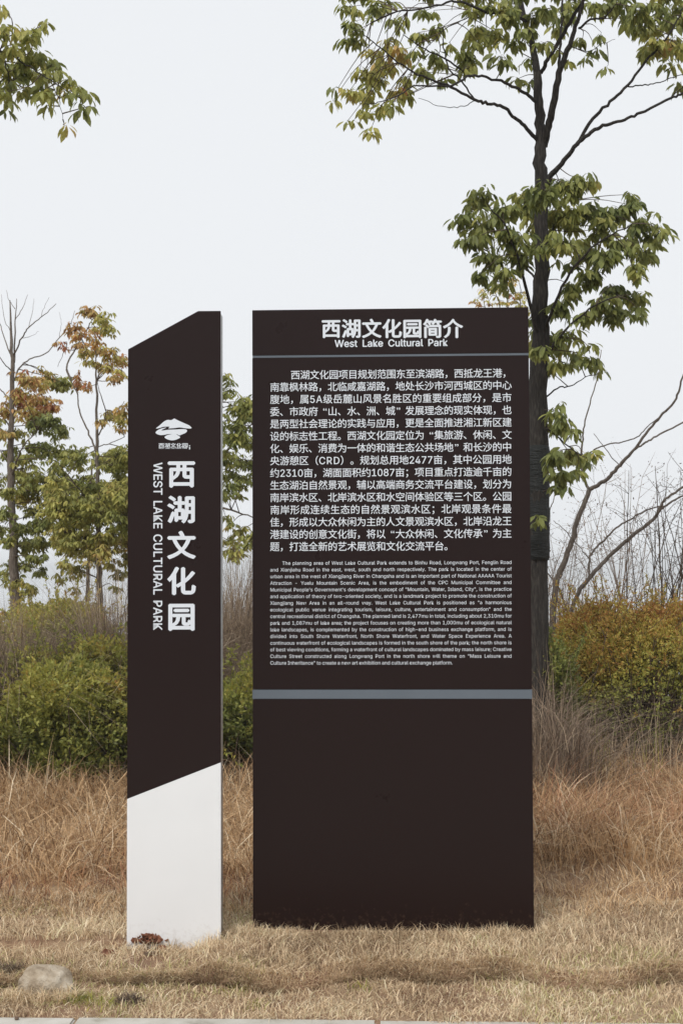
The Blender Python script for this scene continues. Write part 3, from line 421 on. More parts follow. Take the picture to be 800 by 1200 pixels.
zl = B(450, 416.6)[1]; zs = B(450, 813.6)[1]; hs2 = .0195
def rect(x0, x1, z0, z1): return [(x0, z0), (x1, z0), (x1, z1), (x0, z1)]
prism_obj('casing', rect(.006, BW - .006, -.06, BH - .003), .004, .105, M_board, board, .003)
prism_obj('header_panel', rect(0, BW, zl + .005, BH), 0, .012, M_board, board, .0012)
prism_obj('text_panel', rect(0, BW, zs + hs2, zl - .005), 0, .012, M_board, board, .0012)
prism_obj('lower_panel', rect(0, BW, -.06, zs - hs2), 0, .012, M_board, board, .0012)
prism_obj('header_line', rect(.001, BW - .001, zl - .0042, zl + .0042), .001, .011, M_strip, board)
prism_obj('divider_strip', rect(-.001, BW + .001, zs - hs2 + .001, zs + hs2 - .001), -.002, .011, M_strip, board, .001)

TY = -.0015
def fixed_cells(txt):
    w = []
    for ch in txt:
        w.append(.62 if ch.isdigit() else (.74 if ch.isascii() else 1.0))
    return w
def cjk_line(pr, txt, x0, x1, zb, size, justify=True):
    w = fixed_cells(txt); k = (x1 - x0) / sum(w) if justify else size * 1.0
    x = x0
    for ch, cw in zip(txt, w):
        if ch in '“”':
            co, _ = glyph(ch); gw = co[:, 0].max()
            pr.put(ch, x + (k * cw - gw * size - .1 * size if ch == '“' else .1 * size), zb, size, size)
        elif ch.isascii():
            co, _ = glyph(ch); gw = co[:, 0].max() + co[:, 0].min()
            pr.put(ch, x + (k * cw - gw * size * 1.36) / 2, zb + .0 * size, size * 1.36, size * 1.42)
        else:
            pr.put(ch, x + (k * cw - size) / 2, zb, size, size)
        x += k * cw

cn = ['西湖文化园项目规划范围东至滨湖路，西抵龙王港，', '南靠枫林路，北临咸嘉湖路，地处长沙市河西城区的中心', '腹地，属5A级岳麓山风景名胜区的重要组成部分，是市',
      '委、市政府“山、水、洲、城”发展理念的现实体现，也', '是两型社会理论的实践与应用，更是全面推进湘江新区建', '设的标志性工程。西湖文化园定位为“集旅游、休闲、文',
      '化、娱乐、消费为一体的和谐生态公共场地”和长沙的中', '央游憩区（CRD）。规划总用地2477亩，其中公园用地', '约2310亩，湖面面积约1087亩；项目重点打造逾千亩的',
      '生态湖泊自然景观，辅以高端商务交流平台建设，划分为', '南岸滨水区、北岸滨水区和水空间体验区等三个区。公园', '南岸形成连续生态的自然景观滨水区；北岸观景条件最',
      '佳，形成以大众休闲为主的人文景观滨水区，北岸沿龙王', '港建设的创意文化街，将以“大众休闲、文化传承”为主', '题，打造全新的艺术展览和文化交流平台。']
for i, t in enumerate(cn):
    yc = 439.4 + i * (640.6 - 439.4) / 14
    xl = 340.5 if i == 0 else 316.3; xr = 599.3 if i < 14 else 316.3 + 283 * (19 / 25)
    if i == 0: xr = 599.3
    if i == 11: xr = 599.3
    x0, zc = B(xl, yc); x1, _ = B(xr, yc); size = .0402
    pr = Print(.007); cjk_line(pr, t, x0, x1, zc - .38 * size, size); pr.build('text_line', board, TY, kind='stuff')

# title: seven large characters and the English line beneath
for i, ch in enumerate('西湖文化园简介'):
    x, zc = B(376.0 + 23.75 * (i + .5), 385.0); s = .0815
    pr = Print(.030); pr.put(ch, x - s / 2, zc - .38 * s, s, s); pr.build('title_character', board, TY)

def latin_line(pr, txt, x0, x1, zb, size, justify=True, track=0.0, minspace=None):
    words = txt.split(' '); ww = [sum(adv(c) + track for c in w) * size for w in words]
    if justify: sp = ((x1 - x0) - sum(ww)) / max(1, len(words) - 1)
    else: sp = (minspace or SPACE) * size
    x = x0
    for w, wl in zip(words, ww):
        for c in w: pr.put(c, x, zb, size, size); x += (adv(c) + track) * size
        x += sp
def latin_fit(txt, width, space):   # the size at which txt fills width with word spaces of that many ems
    words = txt.split(' '); return width / (sum(sum(adv(c) for c in w) for w in words) + space * (len(words) - 1))
pr = Print(.017); x0, zb = B(392, 406.7); x1, _ = B(524.3, 406.7)
sz = latin_fit('West Lake Cultural Park', x1 - x0, .34); latin_line(pr, 'West Lake Cultural Park', x0, x1, zb, sz); pr.build('subtitle', board, TY, kind='stuff')

en = ['The planning area of West Lake Cultural Park extends to Binhu Road, Longwang Port, Fenglin Road',
      'and Xianjiahu Road in the east, west, south and north respectively. The park is located in the center of',
      'urban area in the west of Xiangjiang River in Changsha and is an important part of National AAAAA Tourist',
      'Attraction - Yuelu Mountain Scenic Area, is the embodiment of the CPC Municipal Committee and',
      "Municipal People's Government's development concept of \"Mountain, Water, Island, City\", is the practice",
      'and application of theory of two-oriented society, and is a landmark project to promote the construction of',
      'Xiangjiang New Area in an all-round way. West Lake Cultural Park is positioned as "a harmonious',
      'ecological public venue integrating tourism, leisure, culture, entertainment and consumption" and the',
      'central recreational district of Changsha. The planned land is 2,477mu in total, including about 2,310mu for',
      'park and 1,087mu of lake area; the project focuses on creating more than 1,000mu of ecological natural',
      'lake landscapes, is complemented by the construction of high-end business exchange platform, and is',
      'divided into South Shore Waterfront, North Shore Waterfront, and Water Space Experience Area. A',
      'continuous waterfront of ecological landscapes is formed in the south shore of the park; the north shore is',
      'of best viewing conditions, forming a waterfront of cultural landscapes dominated by mass leisure; Creative',
      'Culture Street constructed along Longwang Port in the north shore will theme on "Mass Leisure and',
      'Culture Inheritance" to create a new art exhibition and cultural exchange platform.']
x0, _ = B(316.5, 720); x1, _ = B(599.2, 720)
esz = latin_fit(en[8], x1 - x0, .19)
for i, t in enumerate(en):
    yb = 662.0 + i * 7.79
    x0, zb = B(330.5 if i == 0 else 316.5, yb); x1, _ = B(599.2 if i < 15 else 530.3, yb)
    pr = Print(.0015); latin_line(pr, t, x0, x1, zb, esz); pr.build('text_line', board, TY, kind='stuff')

# ------------------------------------------------------------------ marker (narrow totem)
TD, TYAW = 5.60, .012
o0 = P(149.4, 800, TD); TX = o0.x
marker = empty('park_marker', (TX, TD, 0), 'tall narrow dark brown slab with slanted top and white foot', 'sign')
marker.rotation_euler = (0, 0, -TYAW)
tdir = Vector((math.cos(TYAW), -math.sin(TYAW), 0)); tnor = Vector((-math.sin(TYAW), -math.cos(TYAW), 0))
def T(px, py): return on_plane(px, py, Vector((TX, TD, 0)), tdir, tnor)
tr = T(258.3, 364.3); tm = T(232.3, 364.3); tl = T(150.6, 409.3); dl = T(149.2, 936.3); dr = T(259.0, 893.3)
tw = T(258.8, 800)[0]
core = [(.003, -.14), (tw - .003, -.14), (tw - .003, tr[1] - .002), (tm[0], tr[1] - .002), (.003, tl[1] - .002)]
prism_obj('casing', core, .002, .115, M_metal, marker, .002)
prism_obj('upper_panel', [(0, dl[1]), (tw, dr[1]), (tw, tr[1]), (tm[0], tr[1]), (0, tl[1])], 0, .010, M_board, marker, .001)
prism_obj('white_panel', [(0, -.14), (tw, -.14), (tw, dr[1] - .001), (0, dl[1] - .001)], -.0005, .010, M_white, marker, .001)

for i, ch in enumerate('西湖文化园'):
    x, zc = T(212.8, 555.0 + 41.9 * i); s = .1145
    pr = Print(.033); pr.put(ch, x - s / 2, zc - .38 * s, s, s); pr.build('large_character', marker, TY)
# vertical English: text rotated a quarter turn clockwise
pr = Print(.034); txt = 'WEST LAKE CULTURAL PARK'
xb, z0 = T(180.3, 542.0); _, z1 = T(180.3, 738.6); L = z0 - z1
sz = (T(190.2, 640)[0] - xb) / .509; ww = sum(adv(c) for c in txt.replace(' ', '')) * sz
nat = sum(adv(c) for c in txt.replace(' ', '')); sp = .30; k = L / (nat + 3 * sp)
a = 0
for c in txt:
    if c == ' ': a += sp * k; continue
    co, fc = glyph(c)
    for q, (dx, dz) in enumerate([(-.013, 0), (.013, 0), (0, .012), (0, -.012)]):
        b = len(pr.V)
        pr.V += [(xb + (v[1] + dz) * sz, -.0001 * q, z0 - a - (v[0] + dx) * k) for v in co]; pr.F += [tuple(b + i for i in f) for f in fc]
    a += adv(c) * k
pr.build('vertical_lettering', marker, TY, kind='stuff')

# emblem: hill over two curling water strokes, drawn in the photo's own outline
def emblem_piece(pts, y=TY):
    P2 = []
    n = len(pts)
    for i in range(n):      # smooth closed curve
        p0, p1, p2, p3 = (np.array(pts[(i + k) % n], float) for k in (-1, 0, 1, 2))
        for t in (0, .33, .66): P2.append(.5 * (2 * p1 + (p2 - p0) * t + (2 * p0 - 5 * p1 + 4 * p2 - p3) * t * t + (3 * p1 - p0 - 3 * p2 + p3) * t ** 3))
    loc = [T(175 + p[0] * .075, 484 + p[1] * .075) for p in P2]
    from mathutils.geometry import tessellate_polygon
    return loc, tessellate_polygon([[Vector((a, b, 0)) for a, b in loc]])
V = []; Fs = []
for pts in ([(105, 240), (150, 205), (205, 155), (245, 125), (290, 108), (340, 112), (372, 98), (392, 86), (415, 98), (470, 125), (560, 165), (625, 195), (662, 232), (640, 243), (560, 238),
             (480, 226), (400, 236), (300, 240), (320, 215), (230, 215), (150, 238)],
            [(200, 275), (300, 262), (420, 258), (500, 252), (570, 256), (592, 278), (570, 310), (500, 340), (470, 350), (420, 330), (300, 330), (235, 342), (170, 345), (115, 325), (102, 300), (140, 265), (200, 240), (270, 228), (210, 258)],
            [(240, 380), (270, 352), (330, 335), (400, 325), (440, 345), (484, 378), (450, 405), (390, 425), (340, 427), (280, 410)]):
    loc, tri = emblem_piece(pts); b = len(V); V += [(a, TY - .0002 * (len(Fs) > 0), c) for a, c in loc]; Fs += [tuple(b + i for i in t) for t in tri]
me = bpy.data.meshes.new('emblem'); me.from_pydata(V, [], Fs); me.materials.append(M_letter); me.update(); link('emblem', me, marker)
pr = Print(.02)
for i, ch in enumerate('西湖文化园'):
    x, zc = T(189.3 + 6.95 * i, 521.3); s = .0232; pr.put(ch, x - s / 2, zc - .38 * s, s, s * .8)
x0, zb = T(186.3, 525.9); x1, _ = T(219.5, 525.9); t = 'WEST LAKE CULTURAL PARK'
latin_line(pr, t, x0, x1, zb, latin_fit(t, x1 - x0, .3))
x, zc = T(222.3, 524.2)
for dz in (.006, -.001, -.006):
    b = len(pr.V); pr.V += [(x - .0022, 0, zc + dz - .0022), (x + .0022, 0, zc + dz - .0022), (x + .0022, 0, zc + dz + .0022), (x - .0022, 0, zc + dz + .0022)]; pr.F += [(b, b + 1, b + 2, b + 3)]
pr.build('emblem_lettering', marker, TY)
bpy.data.objects.remove(_to)

# ------------------------------------------------------------------ ground sheet, pavement, kerb
def grid_ground():
    ys = np.concatenate([np.arange(4.0, 9, .05), np.arange(9, 16, .25), np.arange(16, 60, 2), np.array([60, 80, 120, 200, 350, 600, 1200, 3000])])
    xs = np.concatenate([-np.array([2500, 900, 350, 150, 70, 35, 18, 10, 6])[:], np.arange(-4, 4.01, .05), np.array([6, 10, 18, 35, 70, 150, 350, 900, 2500])])
    X, Y = np.meshgrid(xs, ys); Z = gh(X, Y)
    V = np.stack([X, Y, Z], -1).reshape(-1, 3); ny, nx = X.shape; i = np.arange(ny * nx).reshape(ny, nx)
    Q = np.stack([i[:-1, :-1], i[:-1, 1:], i[1:, 1:], i[1:, :-1]], -1).reshape(-1, 4)
    return V, Q
V, Q = grid_ground()
V[V[:, 1] < 4.72, 2] -= .02; V[V[:, 1] < 4.6, 2] = -.17
ground = link('ground', mesh_np('ground', V, [Q], None, M_soil, True), kind='structure')
ka, kb = G(0, 1191.0, -LOW + .008), G(640, 1196.5, -LOW + .008)
kdir = (kb - ka); kdir.z = 0; kdir.normalize(); kn = Vector((kdir.y, -kdir.x, 0))    # towards the camera
kerb = link('kerb', None, None, kind='structure'); kerb.location = (ka.x, ka.y, -LOW)
kerb.rotation_euler = (0, 0, math.atan2(kdir.y, kdir.x))
def box(x0, x1, y0, y1, z0, z1, name, M, parent, bev):
    return prism_obj(name, rect(x0, x1, z0, z1), y0, y1, M, parent, bev)
x = -6.74
for i in range(14):
    box(x + .004, x + .996, -.15, 0, -.2, .008 + random.uniform(-.002, .002), 'kerb_stone', M_conc, kerb, .006); x += 1.0
pv = bpy.data.meshes.new('pavement'); c = [ka + kdir * a + kn * b for a, b in ((-60, .152), (60, .152), (60, 12), (-60, 12))]
pv.from_pydata([(q.x, q.y, -LOW) for q in c] + [(q.x, q.y, -.19) for q in c], [], [(0, 3, 2, 1), (4, 5, 6, 7), (0, 1, 5, 4), (1, 2, 6, 5), (2, 3, 7, 6), (3, 0, 4, 7)])
pv.materials.append(M_conc); pv.update(); link('pavement', pv, None, kind='structure')
back = bpy.data.meshes.new('road'); back.from_pydata([(-2500, -2500, -.21), (2500, -2500, -.21), (2500, 4.3, -.21), (-2500, 4.3, -.21)], [], [(0, 1, 2, 3)])
M_asph = noisy('asphalt', [(.3, (.05, .05, .05)), (.7, (.09, .088, .085))], 40, .9, .3, .004)
back.materials.append(M_asph); link('road', back, None, kind='structure')

M_water, _wn, _wb = mat('lake_water', (.10, .12, .12), .04, 0, .5)
_n = noise_node(_wn, .8, 4, .6, (1, 3, 1)); bump(_wn, _wb, _n.outputs[0], .03, .01)
wm = bpy.data.meshes.new('lake'); wm.from_pydata([(-2500, 22, -3.6), (2500, 22, -3.6), (2500, 3000, -3.6), (-2500, 3000, -3.6)], [], [(0, 1, 2, 3)])
wm.materials.append(M_water); link('lake', wm, None, kind='structure')

# ------------------------------------------------------------------ dry lawn and tall dry grass
def scatter(n, x0, x1, y0, y1, accept=None):
    x = R.uniform(x0, x1, n); y = R.uniform(y0, y1, n)
    if accept is not None: k = accept(x, y) > R.uniform(0, 1, n); x, y = x[k], y[k]
    return x, y
def kerb_ok(x, y):      # behind the kerb stones; the turf creeps over them towards the right
    return ((y - ka.y) - (x - ka.x) * kdir.y / kdir.x > -.008 - .10 * np.clip((x - .25) / .3, 0, 1) * vnoise(x, y * 0, 7, 12)).astype(float)
def clear_signs(x, y):
    a = (x > BX - .01) & (x < BX + BW + .01) & (y > 5.71) & (y < 5.9)
    b = (x > TX) & (x < TX + tw) & (y > 5.585) & (y < 5.73)
    return (~(a | b)).astype(float)

g = Geo()       # short mown grass in front
x, y = scatter(110000, -2.1, 2.1, 4.45, 6.3, lambda x, y: kerb_ok(x, y) * clear_signs(x, y) * (.75 + .25 * vnoise(x, y, 9, 21)))
clay = np.exp(-(((x - G(178, 1108).x) / .09) ** 2 + ((y - 5.36) / .10) ** 2)) + .6 * np.exp(-(((x - G(128, 1122).x) / .05) ** 2 + ((y - 5.22) / .05) ** 2))
k = clay < R.uniform(.15, .8, len(x)); x, y = x[k], y[k]
n = len(x); pat = vnoise(x, y, 5, 5); pat2 = vnoise(x, y, 14, 6)
ridge = np.clip((y - 5.18) / .08, 0, 1) * np.clip((5.95 - y) / .3, 0, 1)
H = R.uniform(.018, .048, n) * (1 + 0.45 * ridge) * (.7 + .6 * pat2)
foot = 0 * np.exp(-((y - (5.19 + .05 * np.sin(x * 5.1) + .04 * np.sin(x * 11.3 + 1))) / .035) ** 2)
rn = np.clip(R.normal(.56, .25, n) + (pat - .5) * .35 - .10 * ridge * (vnoise(x, y, 6, 9) > .5) - foot * .35, .02, .93)
grn = (vnoise(x, y, 4, 33) > .66) & (R.uniform(0, 1, n) < .25); rn[grn] = R.uniform(.95, 1, grn.sum())
blades(g, np.stack([x, y, gh(x, y) - .004], 1), rdir(n), H, R.uniform(.002, .0055, n), R.uniform(.2, 1.7, n), rn)
# fringe standing up against the feet of the two signs
for (a0, a1, yy, cnt) in ((BX - .02, BX + BW + .05, BD - .05, 2600), (TX - .02, TX + tw, TD - .03, 500)):
    x = R.uniform(a0, a1, cnt); y = yy - np.abs(R.normal(0, .05, cnt)) - (x - a0) * .03; n = cnt
    if cnt == 500: k = x > TX + .12; x, y = x[k], y[k]; n = len(x)
    cl = vnoise(x, y * 0, 16, 40); H = R.uniform(.022, .055, n) * (.35 + cl)
    blades(g, np.stack([x, y, gh(x, y) - .004], 1), rdir(n), H, R.uniform(.002, .004, n), R.uniform(.1, .9, n), np.clip(R.normal(.62, .2, n), 0, .93))
# matted grass hanging over the turf edge, the shade beneath it painted as darker blades towards the foot
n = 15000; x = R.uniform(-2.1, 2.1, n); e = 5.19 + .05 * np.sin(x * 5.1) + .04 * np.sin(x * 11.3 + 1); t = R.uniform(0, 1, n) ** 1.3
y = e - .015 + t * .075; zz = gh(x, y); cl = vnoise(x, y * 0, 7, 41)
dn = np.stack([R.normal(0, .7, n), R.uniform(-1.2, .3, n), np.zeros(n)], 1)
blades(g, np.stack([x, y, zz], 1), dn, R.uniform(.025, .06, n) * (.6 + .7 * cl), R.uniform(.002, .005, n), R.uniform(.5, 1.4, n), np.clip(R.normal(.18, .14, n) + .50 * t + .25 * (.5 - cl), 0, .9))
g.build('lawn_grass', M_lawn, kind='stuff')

g = Geo()       # ragged, taller grass behind the signs, in tussocks
def tall(x0, x1, y0, y1, tuss, per, h0, h1, tone, spread, wid=(.0025, .0055), bend=(.2, 1.3), acc=None):
    tx, ty = scatter(tuss, x0, x1, y0, y1, acc); tn = len(tx)
    cx = np.repeat(tx, per) + R.normal(0, spread, tn * per); cy = np.repeat(ty, per) + R.normal(0, spread, tn * per); n = tn * per
    k = clear_signs(cx, cy) > 0; 
    hh = np.repeat(R.uniform(.6, 1.2, tn), per) * R.uniform(h0, h1, n); tt = np.repeat(R.normal(tone, .12, tn), per) + R.normal(0, .24, n)
    out = np.stack([cx - np.repeat(tx, per), cy - np.repeat(ty, per), np.zeros(n)], 1); out /= np.linalg.norm(out, axis=1)[:, None] + 1e-6
    d = out * .6 + rdir(n) * .6; lean = np.repeat(rdir(tn), per, axis=0) * .4; d = d + lean
    blades(g, np.stack([cx, cy, gh(cx, cy) - .01], 1)[k], d[k], hh[k], R.uniform(*wid, n)[k], R.uniform(*bend, n)[k], np.clip(tt, 0, .94)[k])
tall(-2.3, 2.3, 5.95, 7.0, 900, 24, .04, .14, .50, .05, (.002, .0055), (.5, 1.7))
tall(-3.0, .4, 6.6, 8.4, 560, 30, .12, .38, .46, .07, (.003, .008), (.5, 1.8))
tall(-3.3, .4, 8.0, 9.3, 380, 30, .2, .46, .42, .08, (.004, .009), (.3, 1.6))
tall(.6, 3.2, 6.9, 8.2, 360, 32, .16, .44, .50, .08, (.003, .008), (.4, 1.7))
tall(.6, 3.6, 8.0, 9.6, 380, 30, .24, .55, .46, .09, (.004, .009), (.3, 1.5))
g.build('tall_dry_grass', M_straw, kind='stuff')
g = Geo()
tall(.6, 3.0, 7.3, 9.4, 330, 26, .2, .5, .55, .09, (.003, .007), (.4, 1.7))
tall(-3.0, .4, 6.1, 7.6, 170, 20, .08, .22, .35, .07, (.003, .006), (.5, 1.7))
g.build('russet_grass', M_russet, kind='stuff')

g = Geo()       # low green weeds in the lawn
for px, py, r, cnt in ((92, 1172, .045, 160), (118, 1178, .05, 70), (420, 1160, .05, 40), (283, 1160, .04, 50), (300, 1178, .04, 30)):
    q = G(px, py, -LOW); n = cnt; x = q.x + R.normal(0, r * .6, n); y = q.y + R.normal(0, r * .6, n)
    blades(g, np.stack([x, y, gh(x, y)], 1), rdir(n), R.uniform(.02, .05, n), R.uniform(.003, .006, n), R.uniform(.5, 1.6, n), R.uniform(.4, .75, n))
g.build('green_weeds', M_shrub, kind='stuff')
g = Geo()
for px, py, r, cnt in ((152, 1176, .028, 260), (12, 1145, .03, 200)):
    q = G(px, py, -LOW); n = cnt; x = q.x + R.normal(0, r * .7, n); y = q.y + R.normal(0, r * .5, n)
    blades(g, np.stack([x, y, gh(x, y)], 1), rdir(n), R.uniform(.03, .065, n), R.uniform(.002, .005, n), R.uniform(.3, 1.3, n), R.uniform(0, .45, n))
g.build('dark_withered_tufts', M_brown, kind='stuff')

# ------------------------------------------------------------------ stone and clods
def lump(name, c, sx, sy, sz, M, rough=.12, seed=1, sub=3, parent=None, **kw):
    import bmesh
    bm = bmesh.new(); bmesh.ops.create_icosphere(bm, subdivisions=sub, radius=1)
    q = np.random.default_rng(seed); ph = q.uniform(0, 6.28, (6, 3)); fr = q.uniform(1.2, 5, (6, 3))
    for v in bm.verts:
        p = v.co; d = sum(math.sin(p.x * fr[i][0] + ph[i][0]) * math.sin(p.y * fr[i][1] + ph[i][1]) * math.sin(p.z * fr[i][2] + ph[i][2]) for i in range(6)) / 2.2
        w = Vector((abs(p.x) ** .7 * (1 if p.x > 0 else -1), abs(p.y) ** .7 * (1 if p.y > 0 else -1), abs(p.z) ** .75 * (1 if p.z > 0 else -1)))
        v.co = w * (1 + rough * d)
        v.co = Vector((v.co.x * sx, v.co.y * sy, v.co.z * sz))
    me = bpy.data.meshes.new(name); bm.to_mesh(me); bm.free(); me.materials.append(M)
    for p in me.polygons: p.use_smooth = True
    o = link(name, me, parent, **kw); o.location = c; return o
q = G(48, 1168, -LOW); lump('stone', (q.x, q.y + .05, -LOW + .012), .096, .07, .080, M_stone, .2, 35, 5, label='pale weathered stone half sunk in the dry grass', category='stone')
def gz(px, py, up, z0=-.03):
    q = G(px, py, z0); return (q.x, q.y, float(gh(q.x, q.y)) + up)
def heap(at, w, h, n, label, seed):
    root = empty('clay_heap', at, label, 'soil heap'); q = np.random.default_rng(seed)
    o = lump('mound', (0, 0, 0), w * .8, w * .6, h * .72, M_clay, .06, seed, 4, root)
    import bmesh
    bm = bmesh.new()
    for i in range(n):
        a, r_ = q.uniform(0, 6.28), q.uniform(0, 1.15) ** .7; s = q.uniform(.004, .015) * (1.3 - .5 * r_)
        pos = Vector((math.cos(a) * r_ * w, math.sin(a) * r_ * w * .8, h * .9 * max(0, 1 - r_ ** 2.4) + q.uniform(-.002, .004)))
        m_ = Matrix.Translation(pos) @ Matrix.Rotation(q.uniform(0, 6), 4, Vector(q.normal(0, 1, 3)).normalized()) @ Matrix.Diagonal((s * q.uniform(.7, 1.4), s, s * q.uniform(.5, 1), 1))
        r2 = bmesh.ops.create_icosphere(bm, subdivisions=1, radius=1, matrix=m_)
        for v in r2['verts']: v.co += Vector(q.normal(0, s * .18, 3))
    me = bpy.data.meshes.new('crumb'); bm.to_mesh(me); bm.free(); me.materials.append(M_clay); link('crumb', me, root, kind='stuff')
heap(gz(178, 1108, -.004), .078, .034, 330, 'small heap of crumbling red clay at the foot of the white slab', 5)
heap(gz(126, 1124, -.004, -.05), .03, .012, 45, 'tiny patch of bare red clay in the grass left of the bigger heap', 17)
lump('clod', gz(193.5, 1101, .045), .014, .013, .015, M_clod, .18, 9, 3, label='round brown dirt clod on top of the red clay heap', category='clod')
lump('clod', gz(166, 1104, .022), .019, .014, .012, M_clod, .25, 12, 3, label='dark flat dirt clod on the left side of the red clay heap', category='clod')
lump('clod', gz(190, 1115, .010), .020, .016, .014, M_clay, .3, 15, 3, label='reddish lump of clay fallen to the right front of the clay heap', category='clod')
lump('clod', gz(176, 1119, .004), .022, .012, .009, M_clod, .3, 16, 3, label='dark flat crumb of soil lying in front of the red clay heap', category='clod')
lump('clod', gz(201, 1107, .012), .012, .010, .010, M_clay, .3, 19, 3, label='small red crumb at the right end of the clay heap', category='clod')
q = G(20, 1197.5, -LOW); lump('pebble', (q.x, q.y, -LOW + .012), .007, .006, .005, M_clod, .2, 18, 2, label='dark pebble lying on the kerb at the left corner', category='pebble')
g = Geo(); n = 520; q = G(48, 1172, -LOW); x = q.x + R.uniform(-.13, .14, n); y = q.y - .03 + R.uniform(-.03, .035, n) + np.abs(x - q.x) * .3
blades(g, np.stack([x, y, gh(x, y)], 1), rdir(n), R.uniform(.035, .085, n), R.uniform(.002, .005, n), R.uniform(.3, 1.4, n), np.clip(R.normal(.6, .22, n), 0, .93))
n = 260; q = G(178, 1116, -LOW); x = q.x + R.uniform(-.11, .11, n); y = q.y - .01 + R.uniform(-.05, .04, n)
blades(g, np.stack([x, y, gh(x, y)], 1), rdir(n), R.uniform(.03, .06, n), R.uniform(.002, .005, n), R.uniform(.3, 1.4, n), np.clip(R.normal(.5, .25, n), 0, .93))
g.build('grass_round_the_stone', M_lawn, kind='stuff')


# ------------------------------------------------------------------ trees
def wpath(spec, D, dd=0.0, base=None):
    """spec: (px, py, width px); depth drifts by dd metres from first to last"""
    n = len(spec); pts = []; rad = []
    for i, (a, b, w) in enumerate(spec):
        d = D + dd * i / max(1, n - 1); pts.append(P(a, b, d)); rad.append(w * d / F / 2)
    return pts, rad

def whorls(C, rad, n, L, per=(6, 10), tone=.4, tv=.08, droop=(.5, 1.5), flat=.75):
    """twig ends inside a clump and the leaves round each of them"""
    ends = C + R.normal(0, .48, (n, 3)) * rad * np.array([1, 1.0, flat]); pos = []; dr = []; ln = []; tn = []
    for e in ends:
        k = R.integers(*per); a = R.uniform(0, 6.28) + np.arange(k) * 6.28 / k + R.normal(0, .35, k)
        dz = -R.uniform(*droop, k); d = np.stack([np.cos(a), np.sin(a), dz], 1)
        pos.append(e + d * np.array([1, 1, .1]) * L * .16 + R.normal(0, L * .1, (k, 3)))
        dr.append(d + R.normal(0, .15, (k, 3))); ln.append(L * R.uniform(.65, 1.15, k)); tn.append(np.clip(tone + R.normal(0, tv) + R.normal(0, tv * .8, k), 0, 1))
    return ends, np.concatenate(pos), np.concatenate(dr), np.concatenate(ln), np.concatenate(tn)

_leaf_bank = {}
def leaf_mesh(tone, M):
    b = int(round(tone * 14)); v = int(R.integers(0, 2))
    if (b, v, M.name) not in _leaf_bank:
        t = LV.copy(); t[:, 0] *= (.68, .88)[v]; t[9, 2] -= .06 * v; t[7, 2] -= .02 * v
        _leaf_bank[(b, v, M.name)] = mesh_np('leaf', t, [LQ, LT], np.full(len(t), b / 14), M)
    return _leaf_bank[(b, v, M.name)]

def tree(name, label, D, base_px, trunk, branches, clumps, L, M_b, single=0, dens=1.0, dvar=.45, group=None, per=(6, 10), tv=.08, twig_w=.0016, droop=(.5, 1.5), tone_jit=.05, bark2=None, hide=None, flat=.75):
    bz = P(base_px, 900, D); base = np.array([bz.x, D, float(gh(bz.x, D))])
    root = empty(name, tuple(base), label, 'tree', group)
    pts, rad = wpath(trunk, D); pts = [Vector(base) + Vector((0, 0, -.1))] + pts; rad = [rad[0] * 1.25] + rad
    gg = Geo(base); path = tube(gg, pts, rad, 12, 5, .004, .03); gg.build('trunk', M_b, root, True)
    allp = [path]
    for spec, dd in branches:
        p, r = wpath(spec, D, dd); gb = Geo(base)
        allp.append(tube(gb, p, r, 7, 5, .003, .03)); gb.build('branch', M_b, root, True)
    cloud = np.concatenate(allp)
    gt = Geo(base); gl = Geo(base); PP = []; DD = []; LL = []; TT = []
    for (cx, cy, cr, tone) in clumps:
        d = D + R.uniform(-dvar, dvar); c = np.array(P(cx, cy, d)); r = cr * d / F
        nw = max(1, int(round(dens * (cr * cr) / 55.)))
        e, a, b, l, t = whorls(c, r, nw, L, per, np.clip(tone + R.normal(0, tone_jit), 0, 1), tv, droop, flat)
        PP.append(a); DD.append(b); LL.append(l); TT.append(t)
        # twigs: clump centre to the nearest wood below or beside it, then on to each whorl
        w = cloud - c; dist = np.linalg.norm(w * np.array([1, .6, 1]), axis=1) + np.where(cloud[:, 2] > c[2] + .1, .25, 0); j = int(np.argmin(dist)); s0 = cloud[j]
        mid = (s0 + c) / 2 + np.array([0, 0, .06 * dist[j]]) + R.normal(0, .02, 3)
        tube(gt, [s0, mid, c], [twig_w * 2.2, twig_w * 1.6, twig_w], 4, 3)
        for q in e: tube(gt, [c, (c + q) / 2 + R.normal(0, r * .12, 3), q], [twig_w, twig_w * .8, twig_w * .5], 3, 2)
    PP = np.concatenate(PP); DD = np.concatenate(DD); LL = np.concatenate(LL); TT = np.concatenate(TT)
    gt.build('twig', M_twig, root, kind='stuff')
    take = np.zeros(len(PP), bool)
    if single:
        vis = np.ones(len(PP), bool) if hide is None else ~hide(PP)
        score = LL - PP[:, 1] * .01 + np.where(vis, 0, -9); idx = np.argsort(-score)[:single]; take[idx] = True
        X, Y, Z = frames(DD, R.normal(0, .5, len(PP)))
        for i in idx:
            o = link('leaf', leaf_mesh(TT[i], M_leaf), root); s = LL[i]
            o.matrix_local = Matrix(((X[i][0] * s, Y[i][0] * s, Z[i][0] * s, PP[i][0] - base[0]), (X[i][1] * s, Y[i][1] * s, Z[i][1] * s, PP[i][1] - base[1]),
                                     (X[i][2] * s, Y[i][2] * s, Z[i][2] * s, PP[i][2] - base[2]), (0, 0, 0, 1)))
    k = ~take
    leaves(gl, PP[k], DD[k], LL[k], TT[k]); gl.build('foliage', M_leaf, root, kind='stuff')
    return root, base

